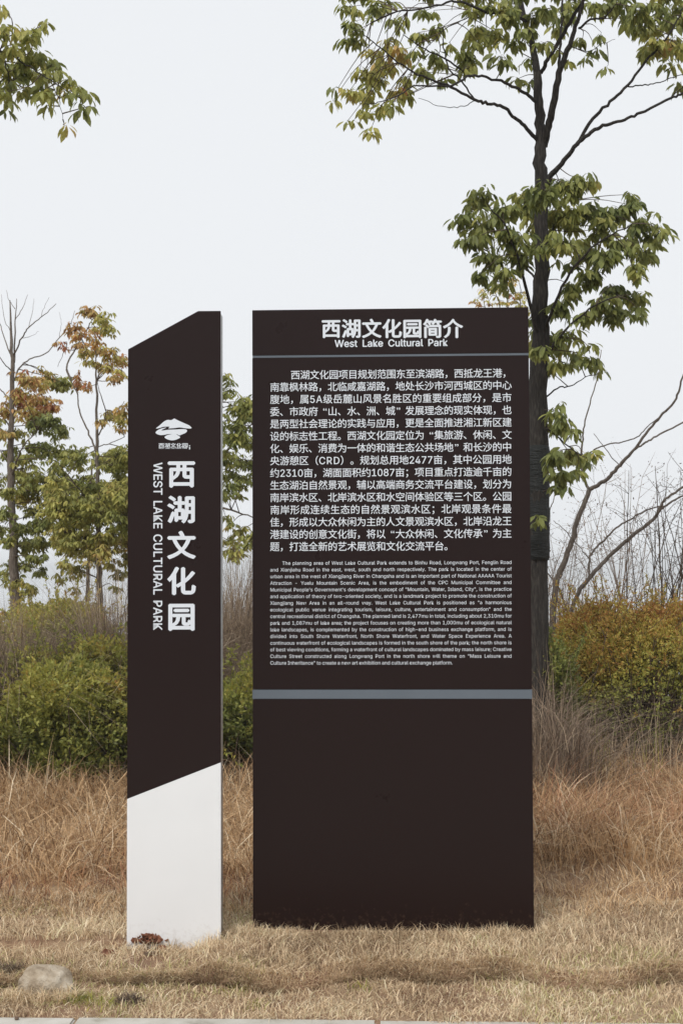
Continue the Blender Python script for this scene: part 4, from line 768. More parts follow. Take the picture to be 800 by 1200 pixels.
def seen(p, o):    # is world point inside the board's or marker's silhouette and behind them
    d = p - np.array(CAM); dep = d @ np.array(FWD); u = 400 + F * (d @ np.array(RT)) / dep; v = 600 - F * (d @ np.array(UP)) / dep
    a = (u > 297) & (u < 622) & (v > 362); b = (u > 150) & (u < 259) & (v > 400)
    off = (u < 0) | (u > 800) | (v < 0) | (v > 1200)
    return a | b | off

g_, yg, yl = .25, .47, .62
lower = [(560, 232, 17), (545, 255, 13), (552, 283, 15), (568, 262, 20), (575, 300, 16), (590, 318, 13), (590, 245, 18), (600, 275, 20), (612, 300, 16), (618, 232, 18), (640, 225, 18), (655, 213, 16), (672, 220, 16),
         (680, 208, 11), (640, 255, 22), (630, 285, 16), (665, 250, 22), (690, 245, 18), (700, 268, 20), (660, 285, 20), (680, 300, 18), (715, 250, 17), (738, 240, 14), (733, 228, 8), (748, 262, 17), (768, 268, 12), (775, 275, 8), (735, 285, 20), (755, 295, 14), (710, 300, 17),
         (740, 312, 12), (690, 322, 16), (720, 335, 15), (742, 345, 13), (748, 362, 9), (725, 362, 14), (705, 350, 15), (690, 368, 12), (712, 374, 10), (670, 335, 15), (655, 360, 14), (630, 372, 14), (640, 395, 16), (632, 412, 12), (655, 405, 14), (668, 390, 12),
         (660, 425, 11), (638, 430, 9), (672, 415, 9), (690, 420, 10), (703, 428, 8), (688, 405, 7), (648, 480, 11), (662, 490, 10), (655, 502, 9), (668, 505, 7), (645, 495, 9), (650, 535, 13), (668, 530, 12), (685, 540, 10), (660, 555, 12), (675, 552, 10), (690, 530, 6), (655, 568, 8),
         (625, 592, 6), (626, 610, 7), (583, 330, 9), (565, 318, 10)]
upper = [(407, 8, 10), (413, 25, 11), (403, 45, 9), (417, 46, 8), (440, 4, 9), (452, 3, 8), (460, 26, 6), (470, 20, 6), (499, 12, 7), (508, 12, 5), (436, 20, 5), (458, 48, 9), (466, 56, 9), (490, 38, 9), (517, 33, 9), (526, 50, 7), (437, 62, 9), (443, 80, 11), (434, 86, 10), (455, 76, 10),
         (421, 85, 7), (447, 92, 8), (473, 92, 8), (495, 84, 10), (512, 66, 11), (518, 74, 7), (521, 91, 7), (550, 69, 11), (540, 58, 8), (556, 36, 12), (560, 50, 8), (572, 45, 13), (585, 40, 12), (586, 66, 10), (596, 20, 12), (556, 9, 9), (570, 6, 9), (545, 78, 8), (484, 60, 7), (478, 66, 6),
         (410, 106, 9), (420, 104, 7), (396, 103, 5), (390, 118, 4), (433, 110, 8), (466, 104, 8), (476, 112, 8), (446, 126, 8), (452, 120, 7), (429, 98, 8), (424, 132, 6), (414, 142, 5), (407, 142, 4), (435, 150, 7), (460, 120, 6), (438, 131, 5),
         (625, 18, 12), (640, 10, 11), (602, 48, 10), (607, 92, 7), (619, 97, 6), (637, 50, 8), (614, 76, 7), (652, 34, 8), (662, 16, 10), (668, 4, 10), (682, 46, 8), (698, 60, 7), (692, 70, 5), (712, 76, 5), (704, 38, 4), (695, 6, 10), (710, 6, 9), (602, 4, 12), (615, 36, 9), (590, 8, 11),
         (725, 4, 12), (735, 24, 11), (750, 10, 13), (745, 30, 9), (765, 34, 13), (775, 6, 13), (784, 20, 10), (787, 48, 12), (775, 52, 11), (760, 60, 10), (750, 56, 7), (786, 74, 9), (797, 96, 8), (770, 44, 10), (797, 58, 8), (757, 22, 10), (665, 70, 4), (650, 60, 5), (792, 4, 10), (810, 20, 16), (820, 60, 16),
         (560, -18, 22), (610, -25, 24), (660, -25, 24), (720, -20, 24), (780, -20, 24), (420, -12, 14), (500, -14, 12)]
clumps = [(a, b, c * 1.0, g_ + (.10 if b < 290 and R.random() < .4 else 0) + (.08 if b > 380 else 0)) for a, b, c in lower]
for a, b, c in upper:
    t = .30
    if a < 480 and 45 < b < 160: t = .54
    elif b < 60 and 500 < a < 600: t = .45
    if 755 < a < 800 and 25 < b < 70: t = .55
    clumps.append((a, b, c, t))
br = [([(629, 88, 9), (622, 45, 7.5), (611, 10, 6.5), (600, -40, 5)], .3),
      ([(633, 86, 5), (641, 70, 5), (655, 48, 5), (670, 22, 4.5), (683, 0, 4), (692, -30, 3)], -.3),
      ([(637, 172, 9), (642, 148, 9), (648, 122, 8.5), (655, 86, 7.5), (667, 52, 6), (676, 25, 5), (685, -5, 4), (690, -35, 3)], -.5),
      ([(654, 92, 4), (655, 60, 3.2), (658, 20, 2.8), (659, -20, 2)], .2),
      ([(630, 165, 5), (614, 148, 4.5), (600, 135, 4), (589, 125, 4), (572, 121, 3.6), (556, 117, 3.6), (528, 102, 3.2), (501, 92, 2.6), (471, 77, 2), (446, 56, 1.5), (425, 41, 1)], -.9),
      ([(630, 122, 4.5), (616, 110, 4), (600, 101, 3.6), (575, 92, 3.2), (550, 89, 3), (530, 100, 2.6), (495, 101, 2), (484, 101, 1.8), (465, 113, 1.4), (443, 120, 1.1), (426, 122, .8)], -1.1),
      ([(550, 89, 2.5), (528, 73, 2.2), (498, 58, 1.6), (473, 41, 1)], -1.3),
      ([(556, 117, 2), (540, 95, 2), (526, 80, 1.8), (519, 50, 1.4), (520, 30, 1)], -.9),
      ([(616, 25, 4), (600, 18, 4), (570, 14, 3.4), (545, 4, 3), (528, 2, 2.6), (498, 10, 2.2), (465, 14, 1.8), (435, 26, 1.2)], -.7),
      ([(556, 118, 1.2), (540, 125, .9), (518, 125, .8), (490, 115, .6)], -.8),
      ([(570, 14, 1.6), (545, 22, 1.4), (520, 35, 1.1), (500, 55, .9)], -.6),
      ([(630, 232, 8), (645, 207, 7), (656, 194, 6.2), (668, 178, 5.5), (681, 164, 5), (700, 150, 4.6), (715, 145, 4), (735, 139, 3.6), (755, 130, 3.4), (785, 115, 3.2), (800, 109, 3), (830, 95, 2)], -.6),
      ([(676, 170, 4.5), (694, 140, 4.2), (715, 119, 3.8), (735, 100, 3.4), (758, 70, 3), (772, 55, 2.6), (790, 30, 2), (805, 0, 1.2)], -.3),
      ([(734, 101, 1.8), (750, 100, 1.6), (765, 98, 1.4), (785, 92, 1.2), (805, 86, .9)], -.3),
      ([(678, 33, 3), (692, 22, 2.6), (706, 22, 2.2), (714, 14, 1.6), (722, 2, 1)], -.4),
      ([(785, 115, 1.6), (793, 108, 1.4), (803, 100, 1)], -.5),
      ([(668, 55, 1), (690, 60, .9), (704, 52, .7), (720, 46, .5)], -.5),
      ([(632, 400, 5), (618, 345, 3.8), (606, 300, 3), (590, 262, 2), (570, 238, 1.2)], -.7),
      ([(634, 395, 4.5), (648, 360, 3.6), (668, 320, 3), (700, 285, 2.2), (740, 262, 1.2)], -.8),
      ([(634, 430, 3.5), (655, 395, 3), (690, 362, 2.2), (725, 345, 1.3)], -.6),
      ([(632, 330, 3), (608, 310, 2.4), (580, 300, 1.8), (555, 285, 1.1)], .6),
      ([(634, 300, 3), (650, 262, 2.4), (662, 230, 1.6)], .5),
      ([(634, 470, 2.2), (652, 455, 1.8), (668, 452, 1.4), (690, 440, .9)], .3),
      ([(634, 500, 2.4), (650, 510, 2), (668, 525, 1.5), (682, 535, 1)], -.3)]
trunk = [(629, 800, 27), (629, 700, 26), (629, 600, 25), (630, 500, 23.5), (632, 400, 20.5), (634, 330, 18), (634, 260, 16), (633, 200, 15), (633, 160, 13), (631, 120, 11), (629, 85, 9.5)]
root, base = tree('broadleaf_tree', 'tall green leafy tree with dark trunk standing right behind the large brown board', 9.0, 629, trunk, br, clumps, .080, M_bark, 300, 2.8, .4, hide=lambda p: seen(p, None), droop=(.45, 2.0))
gw = Geo(base); yy = [524, 540, 556, 566, 580, 600, 620, 640, 656]
tube(gw, [P(629.6, a, 9.0) for a in yy], [13.6 * 9 / F * (1 + .06 * (i % 2)) for i in range(len(yy))], 14, 3, .002, .02); gw.build('trunk_wrap', M_wrap, root, True, label='black film wound round the trunk')

# tree whose bough hangs in at the upper left; its trunk stands outside the picture
tl_cl = [(3, 30, 10, .62), (12, 36, 9, .6), (26, 40, 11, .6), (40, 38, 9, .5), (46, 30, 7, .42), (16, 52, 9, .45), (33, 56, 12, .5), (30, 68, 12, .4), (48, 66, 10, .36), (62, 74, 10, .36), (66, 80, 7, .36), (36, 84, 12, .36), (20, 80, 11, .36), (6, 84, 10, .34), (52, 86, 10, .36),
         (24, 102, 10, .3), (36, 108, 9, .36), (48, 102, 9, .36), (56, 110, 8, .36), (66, 112, 7, .42), (74, 104, 8, .5), (82, 96, 7, .42), (90, 104, 8, .38), (94, 126, 7, .36), (102, 110, 7, .36), (106, 124, 5, .38), (4, 108, 9, .34), (8, 124, 6, .34), (58, 124, 5, .36), (74, 146, 5, .42), (2, 8, 5, .4), (12, 100, 9, .36),
         (-20, 40, 24, .45), (-25, 80, 26, .38), (-60, 60, 34, .4), (-100, 20, 40, .4), (-70, 120, 28, .38), (-150, 60, 50, .4), (-230, 20, 60, .42), (-300, 80, 60, .4), (-200, -60, 70, .4), (-330, -80, 80, .4)]
tree('leaning_bough_tree', 'green tree beyond the left edge whose drooping bough hangs in at the upper left corner', 7.4, -300,
     [(-300, 800, 34), (-298, 600, 30), (-296, 400, 26), (-300, 200, 22), (-290, 60, 16), (-285, -80, 10)],
     [([(-298, 300, 14), (-220, 170, 10), (-140, 90, 7), (-60, 55, 4.5), (0, 60, 2.6), (30, 75, 1.8), (60, 95, 1.3), (85, 110, 1)], -.3),
      ([(-290, 60, 10), (-240, 0, 7), (-190, -60, 5), (-150, -110, 3)], .3), ([(-60, 55, 2.6), (-20, 45, 2), (15, 42, 1.5), (45, 32, 1)], .1), ([(0, 60, 1.6), (10, 90, 1.3), (6, 118, .8)], .1),
      ([(60, 95, 1.1), (70, 120, .8), (74, 140, .5)], 0)], tl_cl, .072, M_bark, 260, 1.9, .3, hide=lambda p: seen(p, None), droop=(.45, 2.0))

# left background trees
A = [(31, 444, 11, .84), (43, 447, 11, .8), (55, 440, 9, .8), (62, 446, 12, .5), (77, 450, 9, .42), (25, 460, 11, .78), (25, 472, 13, .84), (49, 470, 13, .82), (60, 476, 9, .86), (8, 482, 9, .82), (38, 486, 13, .7), (46, 496, 12, .35), (58, 494, 14, .32), (70, 504, 9, .32), (9, 509, 8, .72), (22, 508, 10, .6),
     (40, 526, 11, .32), (54, 524, 12, .3), (66, 530, 10, .32), (28, 540, 11, .4), (68, 546, 9, .36), (12, 530, 9, .4), (22, 556, 13, .55), (40, 560, 13, .5), (58, 560, 12, .45), (46, 574, 14, .5), (65, 578, 11, .5), (28, 582, 13, .5), (12, 575, 10, .45), (60, 594, 11, .42), (40, 598, 10, .4), (8, 600, 9, .35),
     (40, 615, 12, .32), (24, 620, 10, .32), (56, 612, 10, .36), (8, 632, 9, .34), (30, 640, 11, .32), (48, 636, 11, .3), (42, 655, 9, .3), (50, 668, 7, .3), (30, 662, 10, .4), (16, 660, 9, .45), (20, 680, 9, .55), (34, 690, 9, .55), (6, 675, 8, .5), (-10, 500, 16, .5), (-14, 560, 20, .4), (-12, 620, 18, .38)]
A = [(a, b, c * 1.2, t) for a, b, c, t in A]
tree('turning_tree', 'leafy tree with bare twiggy top at the far left, orange leaves over green', 13.5, 16,
     [(18, 760, 13), (17, 690, 11.5), (16, 640, 10), (13, 560, 8.5), (14, 500, 6.5), (14.5, 430, 5), (13, 390, 3), (12, 352, 1.2)],
     [([(17, 446, 2), (24, 430, 1.8), (38, 420, 1.5), (54, 414, 1.3), (70, 396, 1.1), (83, 378, .8), (88, 364, .5)], .4), ([(17, 415, 2), (26, 396, 1.6), (34, 384, 1.4), (48, 372, 1), (66, 356, .7)], -.4),
      ([(17, 425, 2.4), (18, 400, 2), (18, 375, 1.4), (20, 350, .7)], .2), ([(12, 414, 1.6), (6, 398, 1.2), (0, 378, .9), (-8, 355, .5)], .3), ([(13, 434, 1.4), (4, 424, 1.1), (-6, 410, .8)], -.3), ([(14, 474, 2), (6, 462, 1.6), (-4, 452, 1)], .3),
      ([(14, 505, 2.2), (6, 492, 1.6), (-2, 480, 1)], .3), ([(14, 560, 2.6), (22, 535, 2), (30, 520, 1.5), (44, 505, 1)], -.5), ([(18, 375, 1), (26, 362, .8), (33, 345, .4)], .3), ([(18, 362, .9), (10, 350, .6), (8, 340, .4)], .2), ([(34, 384, .7), (38, 366, .5), (40, 350, .3)], .2),
      ([(48, 372, .6), (52, 360, .4), (58, 348, .3)], .1), ([(13, 390, .8), (5, 372, .6), (2, 345, .3)], .1), ([(26, 396, .7), (36, 394, .5), (46, 388, .3)], .1), ([(70, 396, .6), (72, 380, .4), (70, 366, .3)], .1), ([(14, 545, 2), (6, 535, 1.5), (-3, 525, 1)], .2)],
     A, .062, M_bark_grey, 0, 8.0, .7, tv=.07, twig_w=.0022)
Bc = [(104, 362, 8, .86), (110, 368, 7, .7), (120, 372, 9, .6), (122, 384, 9, .68), (114, 390, 7, .72), (88, 384, 8, .86), (94, 392, 7, .84), (71, 404, 5, .95), (92, 402, 6, .8), (102, 414, 10, .7), (110, 424, 8, .68), (116, 408, 8, .76), (94, 448, 7, .95), (100, 454, 5, .9), (90, 440, 5, .92), (128, 412, 8, .76), (136, 422, 8, .74), (143, 434, 8, .74), (134, 444, 7, .72), (146, 420, 6, .74),
      (126, 432, 6, .78), (110, 400, 6, .8), (136, 484, 8, .74), (128, 490, 7, .74), (145, 492, 8, .72), (146, 480, 7, .72), (118, 494, 5, .74), (140, 500, 6, .7)]
for i in range(210):
    a = R.uniform(62, 190); b = R.uniform(532, 650)
    if b < 548 + 6 * math.sin(a * .2) and R.random() < .3: continue
    if vnoise(np.array([a * .1]), np.array([b * .1]), 1.0, 77)[0] > .64: continue
    if a < 80 and (b > 640 or b < 545): continue
    Bc.append((a, b, R.uniform(8, 13), .47 + .08 * (b > 565) * (a < 150) + R.normal(0, .04)))
Bc += [(76, 660, 8, .55), (84, 672, 8, .6), (94, 664, 8, .55), (70, 675, 6, .6), (128, 660, 8, .55), (140, 672, 8, .5), (136, 690, 6, .5), (90, 690, 5, .6), (146, 655, 9, .5), (75, 640, 10, .58), (90, 645, 10, .6)]
Bc = [(a, b, c * 1.3, t) for a, b, c, t in Bc]
tree('olive_tree', 'olive yellow tree just left of the narrow slab, thin trunk and sparse rusty top', 13.0, 117,
     [(118, 760, 8), (117, 700, 7.2), (116, 650, 6.4), (116, 608, 5.6), (114.5, 560, 4.8), (114, 527, 4), (113.5, 480, 3), (113, 438, 2), (112, 410, 1)],
     [([(113, 530, 2.4), (108, 516, 2.2), (100, 498, 1.9), (93, 480, 1.7), (91, 462, 1.4), (90, 446, 1)], .4), ([(116, 510, 1.8), (122, 496, 1.5), (124, 480, 1.3), (118, 462, 1), (114, 446, .6)], -.3), ([(122, 496, 1.2), (134, 488, 1), (146, 470, .7)], .2),
      ([(84, 446, 1.2), (78, 430, 2), (88, 410, 1.8), (97, 394, 1.6), (104, 382, 1.3), (112, 370, .8)], .3), ([(91, 462, 1.2), (84, 446, 1.3), (78, 430, 1.5)], .3), ([(88, 410, 1), (76, 412, .7), (68, 430, .5)], 0), ([(114, 524, 1.4), (128, 520, 1.1), (146, 512, .8)], 0),
      ([(113.5, 450, 1), (120, 430, .8), (132, 418, .5)], .2), ([(116, 610, 2.2), (98, 580, 1.6), (80, 556, 1)], -.6), ([(116, 600, 2.2), (132, 570, 1.6), (148, 548, 1)], .5), ([(117, 650, 2), (134, 625, 1.5), (160, 600, 1)], -.6), ([(117, 655, 2), (98, 640, 1.5), (78, 625, 1)], -.5)],
     Bc, .058, M_bark_grey, 0, 6.5, .8, tv=.06, twig_w=.002)
tree('young_tree', 'thin young tree with a pale green crown low behind the olive tree', 15.0, 103,
     [(103, 760, 5), (103, 690, 4.5), (104, 640, 4), (106, 580, 3), (108, 540, 2)], [([(104, 640, 2), (92, 615, 1.5), (80, 600, 1)], .3), ([(104, 630, 2), (118, 605, 1.5), (135, 590, 1)], .3)],
     [(90, 600, 12, .4), (104, 590, 12, .42), (120, 600, 12, .4), (100, 620, 10, .45), (84, 618, 9, .42), (80, 580, 10, .4), (124, 580, 12, .4), (104, 566, 12, .4), (95, 650, 9, .55), (110, 660, 8, .52)], .062, M_bark_grey, 0, 3.2, .6, twig_w=.002)
Dc = []
for i in range(70):
    a = R.uniform(185, 345); b = R.uniform(440, 655)
    if abs(a - 262) < 60 and 585 < b < 605: continue
    Dc.append((a, b, R.uniform(8, 13), (.34 if b < 600 else .52) + R.normal(0, .05)))
Dc += [(266, 440, 8, .4), (270, 452, 9, .4), (264, 462, 9, .38), (284, 470, 10, .4), (276, 478, 12, .36), (290, 478, 9, .38), (266, 492, 12, .36), (284, 498, 12, .34), (270, 514, 12, .34), (288, 520, 11, .36), (266, 534, 11, .36), (282, 540, 11, .36), (272, 556, 11, .38), (288, 560, 9, .4), (268, 576, 8, .42), (280, 578, 7, .42),
       (270, 615, 8, .56), (282, 622, 10, .56), (268, 634, 9, .56), (286, 640, 10, .55), (274, 648, 9, .55), (264, 605, 6, .5)]
tree('dark_green_tree', 'dark green tree seen in the slit between the narrow slab and the board', 12.5, 238,
     [(238, 760, 13), (240, 650, 11), (242, 560, 8), (250, 500, 5), (258, 455, 2.5)],
     [([(241, 600, 4), (262, 596, 2.6), (285, 602, 1.8), (310, 612, 1)], -.3), ([(243, 560, 4), (265, 530, 3), (288, 505, 2), (310, 480, 1)], .4), ([(243, 550, 4), (220, 520, 3), (200, 490, 2)], -.4), ([(240, 640, 3), (265, 635, 2), (295, 628, 1.2)], .3)],
     Dc, .062, M_bark_grey, 0, 5.5, .7, twig_w=.002)
Ec = [(558, 352, 6, .74), (566, 344, 8, .72), (578, 338, 9, .74), (590, 342, 9, .72), (600, 350, 9, .7), (612, 342, 9, .74), (598, 332, 8, .76), (585, 352, 8, .7), (610, 356, 8, .7), (572, 354, 6, .72), (618, 360, 9, .68), (605, 328, 6, .74)]
for i in range(30): Ec.append((R.uniform(540, 625), R.uniform(370, 540), R.uniform(9, 13), .62))
tree('yellow_tree', 'pale yellow leaved tree peeping over the top right corner of the board', 13.5, 590,
     [(590, 760, 9), (590, 650, 8), (592, 520, 6), (594, 420, 4), (594, 345, 1.5)], [([(592, 440, 3), (575, 400, 2), (566, 350, 1)], .4), ([(593, 420, 3), (606, 380, 2), (610, 340, 1)], .4), ([(594, 400, 1.6), (588, 370, 1.2), (580, 342, .7)], -.3)],
     Ec, .050, M_bark_grey, 0, 5.0, .6, twig_w=.0016)

# ------------------------------------------------------------------ bare sapling at the right
def bare(name, label, cat, D, base, stems, M_b, extra=None, group=None):
    b = np.array([P(base, 900, D).x, D, 0.0]); b[2] = float(gh(b[0], b[1])); root = empty(name, tuple(b), label, cat, group)
    cloud = []
    for i, (spec, dd, w0) in enumerate(stems):
        p, r = wpath(spec, D, dd)
        if w0: p = [Vector(b) + Vector((0, 0, -.05))] + p; r = [r[0] * 1.2] + r
        gb = Geo(b); cloud.append(tube(gb, p, r, 8, 5, .003, .04)); gb.build('stem' if w0 else 'branch', M_b, root, True)
    return root, b, np.concatenate(cloud)
st = [([(646, 760, 8), (650, 692, 7.5), (658, 665, 7), (667, 641, 6.5), (678, 605, 6), (690, 574, 5.6)], 0, True),
      ([(690, 574, 5), (702, 567, 4.6), (712, 560, 4.4), (720, 551, 4.4), (731, 540, 4.2), (741, 528, 3.4), (760, 503, 3), (776, 485, 2.8), (792, 467, 2.6), (797, 447, 2.2), (806, 420, 1.6)], -.3, False),
      ([(741, 528, 2.4), (752, 521, 2.3), (762, 515, 2.2), (780, 505, 2), (800, 495, 1.8), (825, 480, 1)], .2, False),
      ([(684, 534, 1.6), (692, 530, 1.8), (704, 523, 1.6), (725, 518, 1.5), (746, 512, 1.4), (758, 500, 1.2), (774, 487, 1)], -.2, False),
      ([(690, 574, 3.4), (684, 562, 3.4), (681, 545, 3), (682, 519, 2.2), (684, 498, 1.8), (692, 468, 1.5), (700, 440, 1.2), (704, 410, .8)], .2, False),
      ([(664, 745, 6), (675, 699, 5), (686, 683, 5), (697, 669, 4.8), (718, 648, 4.6), (741, 627, 4.4), (765, 608, 4), (772, 596, 3.4), (779, 585, 3), (800, 571, 2.6), (830, 560, 1.6)], 0, True),
      ([(765, 608, 3), (774, 597, 2.6), (785, 589, 2.4), (800, 581, 2), (825, 575, 1.2)], -.2, False),
      ([(690, 676, 2.8), (690, 662, 2.6), (691, 652, 2.6), (699, 641, 2.4), (718, 622, 2.2), (735, 610, 2), (751, 601, 1.8), (772, 593, 1.4)], .2, False),
      ([(690, 655, 1.4), (678, 640, 1.2), (664, 624, 1), (648, 610, .7)], 0, False), ([(725, 545, 1.2), (712, 530, 1), (695, 508, .7)], 0, False), ([(658, 700, 2), (652, 685, 2), (640, 670, 1.4), (634, 655, 1)], .1, False),
      ([(655, 690, 2.2), (662, 712, 2), (668, 730, 2)], .1, False), ([(640, 622, 1.4), (643, 600, 1.3), (650, 580, 1), (653, 560, .7)], .1, False)]
bare('bare_sapling', 'leafless forked sapling leaning right across the sky beside the dark trunk', 'sapling', 11.0, 648, st, M_bark_grey)

# wild leafless shrubs with fine twigs and dark seed heads at the right
def twiggy(name, label, D, bx, x0, x1, ytop, n, seeds, group, M_b=M_twig_pale, wpx=1.1):
    b = np.array([P(bx, 900, D).x, D, 0.0]); b[2] = float(gh(b[0], b[1])); root = empty(name, tuple(b), label, 'shrub', group)
    gs = Geo(b); gd = Geo(b); px = D / F
    for i in range(n):
        tx = R.uniform(x0, x1); ty = ytop + R.uniform(0, 110) ** 1.0; d = D + R.uniform(-.6, .6)
        r0 = b + np.array([R.normal(0, .18), d - D, -.03]); tip = np.array(P(tx, ty, d)); k1 = r0 + (tip - r0) * .45 + np.array([R.normal(0, .06), 0, .12 + R.normal(0, .05)])
        k1[0] -= (tip[0] - r0[0]) * .18; w = wpx * R.uniform(.7, 1.4)
        path = tube(gs, [r0, k1, tip], [w * px * .8, w * px * .6, w * px * .22], 4, 6, .004)
        for q in range(R.integers(4, 9)):
            j = int(R.integers(6, len(path))); s = path[j]; dr = np.array([R.normal(0, 1), R.normal(0, .5), R.uniform(.2, 1.3)]); dr /= np.linalg.norm(dr); l = R.uniform(.08, .32)
            e = s + dr * l; e2 = tube(gs, [s, (s + e) / 2 + R.normal(0, .015, 3), e], [w * px * .28, w * px * .22, w * px * .14], 3, 2)
            if seeds:
                k = R.integers(2, 7); pp = s + (e - s) * R.uniform(.4, 1.1, (k, 1)) + R.normal(0, .018, (k, 3))
                leaves(gd, pp, R.normal(0, 1, (k, 3)), R.uniform(.012, .028, k), R.uniform(.0, .6, k), small=True)
    gs.build('stem', M_b, root, kind='stuff'); gd.build('seed_head', M_brown, root, kind='stuff')
GR = 'leafless seeding shrubs right of the bare sapling'
twiggy('seeding_shrub', 'leafless shrub of curving stems dotted with seed heads at the right edge', 10.8, 790, 735, 850, 520, 30, True, GR, M_twig, 1.15)
twiggy('seeding_shrub', 'leafless shrub with fine hazy twigs between sapling and orange bush', 12.6, 720, 660, 775, 545, 34, True, GR, M_twig_pale, .8)
twiggy('seeding_shrub', 'low pale twiggy shrub standing right against the dark tree trunk', 11.2, 655, 632, 690, 585, 20, True, GR, M_twig_pale, .75)

# ------------------------------------------------------------------ shrubs with leaves
def shrub(name, label, D, cx, cy, rx, ry, n, tone_top, tone_low, L, group=None, depth=.8, stems=60, seed=1, M=M_shrub, lumps=9, cat='shrub', L_j=.3, prune=0):
    """bushy mass: leafy sprigs on the skin of several overlapping lumps, woody stems inside"""
    px = D / F; c = np.array(P(cx, cy, D)); zb = float(gh(c[0], D)); root = empty(name, (c[0], D, zb), label, cat, group); o = np.array([c[0], D, zb])
    ax = np.array([rx * px, depth, ry * px]); q = np.random.default_rng(seed)
    cen = q.normal(0, .42, (lumps, 3)) * ax * np.array([1, .8, .8]); cen[0] = 0; rr = q.uniform(.42, .68, lumps)
    rr[0] = .85
    li = R.integers(0, lumps, n); u = R.normal(0, 1, (n, 3)); u /= np.linalg.norm(u, axis=1)[:, None]
    rad = 1 - np.abs(R.normal(0, .14, n)) + (vnoise(u[:, 0] * 4 + li, u[:, 2] * 4 + u[:, 1] * 3, 1.6, seed) - .5) * .5
    p = c + cen[li] + u * ax * rr[li][:, None] * rad[:, None]
    hz = (p[:, 2] - (c[2] - ax[2])) / (2 * ax[2]); k = p[:, 2] > gh(p[:, 0], p[:, 1]) + .02; p = p[k]; u = u[k]; hz = hz[k]
    if prune: k = (R.uniform(0, 1, len(p)) > prune * np.clip(1.1 - hz * 1.5, 0, 1)) ; p = p[k]; u = u[k]; hz = hz[k]
    gl = Geo(o); cl = vnoise(p[:, 0] * 3, p[:, 2] * 3 + p[:, 1], 2.0, seed + 5)
    for rep in range(4):        # sprigs of four leaves
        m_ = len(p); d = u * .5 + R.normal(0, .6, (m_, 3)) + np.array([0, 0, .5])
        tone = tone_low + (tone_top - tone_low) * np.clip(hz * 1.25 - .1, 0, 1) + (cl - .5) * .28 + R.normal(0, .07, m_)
        leaves(gl, p + R.normal(0, L * .35, (m_, 3)), d, R.uniform(1 - L_j, 1 + L_j, m_) * L, np.clip(tone, 0, 1), small=True, wid=1.15, roll=R.normal(0, 1, m_))
    gs = Geo(o)
    for i in range(int(len(p) / 32)):
        j = int(R.integers(0, len(p)))
        if hz[j] < .35: continue
        d = u[j] * .6 + R.normal(0, .35, 3) + np.array([0, 0, .7]); d /= np.linalg.norm(d); l = R.uniform(.08, .34); e = p[j] + d * l + np.array([0, 0, -.1 * l])
        path = tube(gs, [p[j] - d * .05, p[j] + d * l * .5, e], [.0022, .0016, .0008], 3, 3)
        k = int(l / L * 3.2) + 3; q_ = R.uniform(.1, 1.05, (k, 1)); pp = p[j] * (1 - q_) + e * q_ + R.normal(0, L * .1, (k, 3))
        leaves(gl, pp, d + R.normal(0, .8, (k, 3)), R.uniform(.7, 1.2, k) * L, np.clip(tone_top + R.normal(0, .1, k) - .05, 0, 1), small=True, roll=R.normal(0, 1, k))
    gl.build('foliage', M, root, kind='stuff')
    for i in range(stems):
        j = int(R.integers(0, len(p))); e = p[j]; s = np.array([c[0] + R.normal(0, ax[0] * .3), D + R.normal(0, depth * .3), zb - .02]); md = s * .5 + e * .5 + np.array([R.normal(0, .05), 0, -.05])
        tube(gs, [s, md, e], [.007, .005, .002], 4, 4, .008)
    gs.build('stem', M_twig, root, kind='stuff')
    return root
def broom(name, label, D, cx, x0, x1, ytop, ybot, n, tone, group=None, lean=0.0, cat='shrub', wd=(.003, .007), M=M_brown, fan=.35):
    """dry bush: hundreds of thin upright stems that fan out"""
    px = D / F; c = np.array(P(cx, ybot, D)); zb = float(gh(c[0], D)); root = empty(name, (c[0], D, zb), label, cat, group); o = np.array([c[0], D, zb])
    w = (x1 - x0) * px; x = P(x0, ybot, D).x + R.uniform(0, 1, n) * w; y = D + R.uniform(-.5, .5, n)
    top = P(cx, ytop, D).z; prof = 1 - ((x - c[0]) / w) ** 2 * 1.4 + (vnoise(x, y, 4, int(cx)) - .5) * .35
    z0 = gh(x, y) + R.uniform(0, .45, n) * (top - zb)
    Ht = np.clip((top * prof - z0), .12, None) * R.uniform(.7, 1.4, n)
    d = rdir(n) * R.uniform(.3, 1.3, (n, 1)) + np.stack([(x - c[0]) / w * 1.2 + lean, np.zeros(n), np.zeros(n)], 1)
    g2 = Geo(o); blades(g2, np.stack([x, y, z0], 1), d, Ht, R.uniform(*wd, n), R.uniform(.1, fan * 2.2, n), np.clip(R.normal(tone, .22, n), 0, 1), 4)
    g2.build('stem', M, root, kind='stuff'); return root

GH = 'green hedge shrubs behind the signs'
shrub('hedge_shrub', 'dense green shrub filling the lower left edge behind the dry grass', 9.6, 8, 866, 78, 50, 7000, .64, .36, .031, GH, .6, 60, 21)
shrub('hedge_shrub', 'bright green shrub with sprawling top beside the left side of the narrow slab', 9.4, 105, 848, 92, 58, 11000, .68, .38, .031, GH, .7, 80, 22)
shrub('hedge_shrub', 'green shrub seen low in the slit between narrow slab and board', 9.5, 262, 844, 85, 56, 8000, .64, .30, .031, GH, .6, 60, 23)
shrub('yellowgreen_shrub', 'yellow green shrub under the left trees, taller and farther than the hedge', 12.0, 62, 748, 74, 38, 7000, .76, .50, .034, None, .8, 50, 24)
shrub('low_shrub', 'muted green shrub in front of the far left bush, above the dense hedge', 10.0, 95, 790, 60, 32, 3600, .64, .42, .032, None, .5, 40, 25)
GB = 'dry brown twig bushes around the hedge'
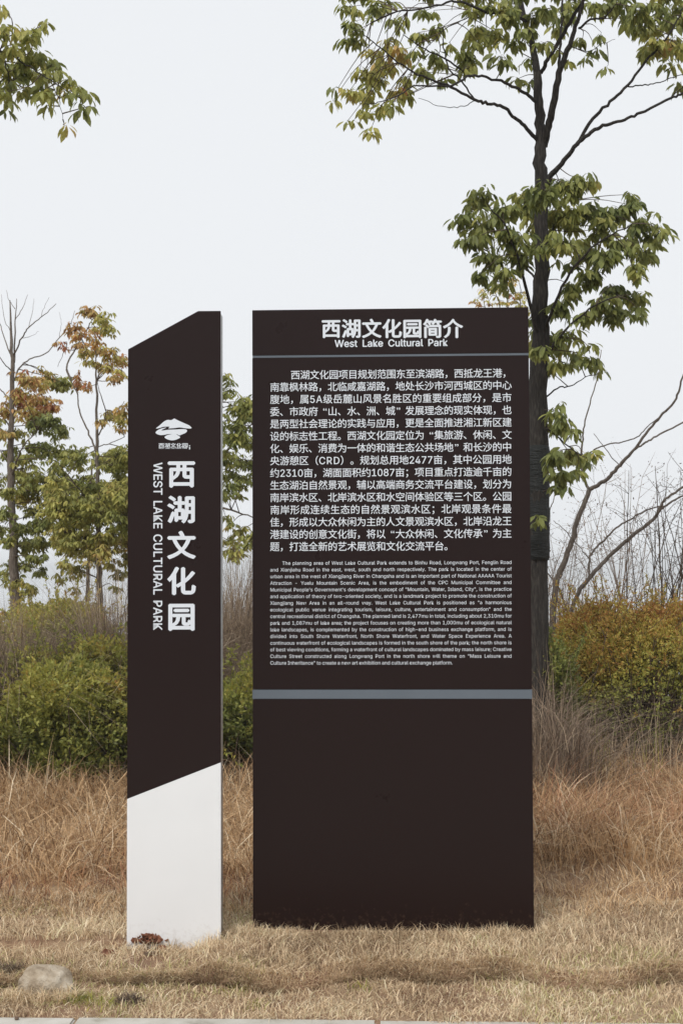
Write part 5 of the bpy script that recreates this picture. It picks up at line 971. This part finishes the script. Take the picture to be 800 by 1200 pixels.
broom('twig_bush', 'brown twig bush at the left edge, fanning out above the hedge', 10.1, 5, -60, 62, 735, 900, 5200, .5, GB, wd=(.005, .010), fan=.9, lean=.15)
broom('twig_bush', 'greyish brown twig bush close to the left side of the narrow slab', 10.6, 140, 80, 200, 690, 900, 5600, .5, GB, wd=(.005, .009), fan=.9, lean=-.1)
broom('twig_bush', 'brown twig bush in the slit between the two signs, below the tree', 11.8, 275, 205, 350, 648, 900, 7000, .55, GB, wd=(.005, .009), fan=.8)
# right side
shrub('orange_shrub', 'big round shrub turning orange on top, right of the board', 9.7, 756, 800, 112, 100, 24000, .88, .27, .022, None, .85, 420, 31, lumps=4, prune=.7)
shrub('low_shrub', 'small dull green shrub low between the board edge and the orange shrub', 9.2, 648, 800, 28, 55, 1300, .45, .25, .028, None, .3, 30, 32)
broom('twig_bush', 'brown twig bush hugging the trunk right beside the board edge', 8.5, 636, 600, 690, 755, 915, 1300, .38, GB, wd=(.003, .007), fan=1.1)
broom('twig_bush', 'hazy greyish twig bush between the dark trunk and the orange shrub', 11.4, 660, 605, 730, 690, 890, 3600, .6, GB, wd=(.004, .007), fan=.6)
broom('dry_reed_clump', 'straw coloured reed clump in front of the orange shrub', 8.9, 725, 650, 830, 825, 940, 200, .72, None, wd=(.004, .008), fan=.45, cat='reeds')
g = Geo()   # green long blades before the orange shrub
for (a, t) in ((718, 845), (708, 790), (772, 840), (738, 840), (700, 830), (760, 850)):
    q = P(a - 3, 930, 8.8); e = P(a, t, 8.8); n = 3
    blades(g, np.array([[q.x + R.normal(0, .02), 8.8, 0.05] for _ in range(n)]), rdir(n) * .4, np.full(n, e.z - .05) * R.uniform(.85, 1, n), np.full(n, .011), R.uniform(.05, .3, n), R.uniform(.45, .75, n), 4)
g.build('green_reed_blades', M_shrub, kind='stuff')

# far scrub along the bank, fading into the haze
g = Geo(); n = 26000
x = R.uniform(-22, 22, n); y = 25 + R.uniform(-2, 3, n) + np.sin(x * .5) * 1.0; hh = 1.0 + 1.5 * vnoise(x, y * .2, .9, 60) ** 1.5
z0 = gh(x, y) + R.uniform(0, .7, n) * hh
blades(g, np.stack([x, y, z0], 1), rdir(n) * .5, hh * R.uniform(.3, .8, n), R.uniform(.006, .016, n), R.uniform(.1, .7, n), np.clip(R.normal(.55, .2, n), 0, 1))
g.build('far_scrub', M_brown, kind='stuff')

# ------------------------------------------------------------------ haze
hv, nt2, b = mat('haze_air'); nt2.nodes.remove(b)
pvn = nt2.nodes.new('ShaderNodeVolumePrincipled'); pvn.inputs['Density'].default_value = .0009; pvn.inputs['Color'].default_value = (.97, .98, 1, 1); pvn.inputs['Anisotropy'].default_value = .2
nt2.links.new(pvn.outputs[0], nt2.nodes['Material Output'].inputs['Volume'])
hb = prism_obj('haze', rect(-2600, 2600, -6.5, 9.5), -2600, 3100, hv, None, 0, kind='stuff')
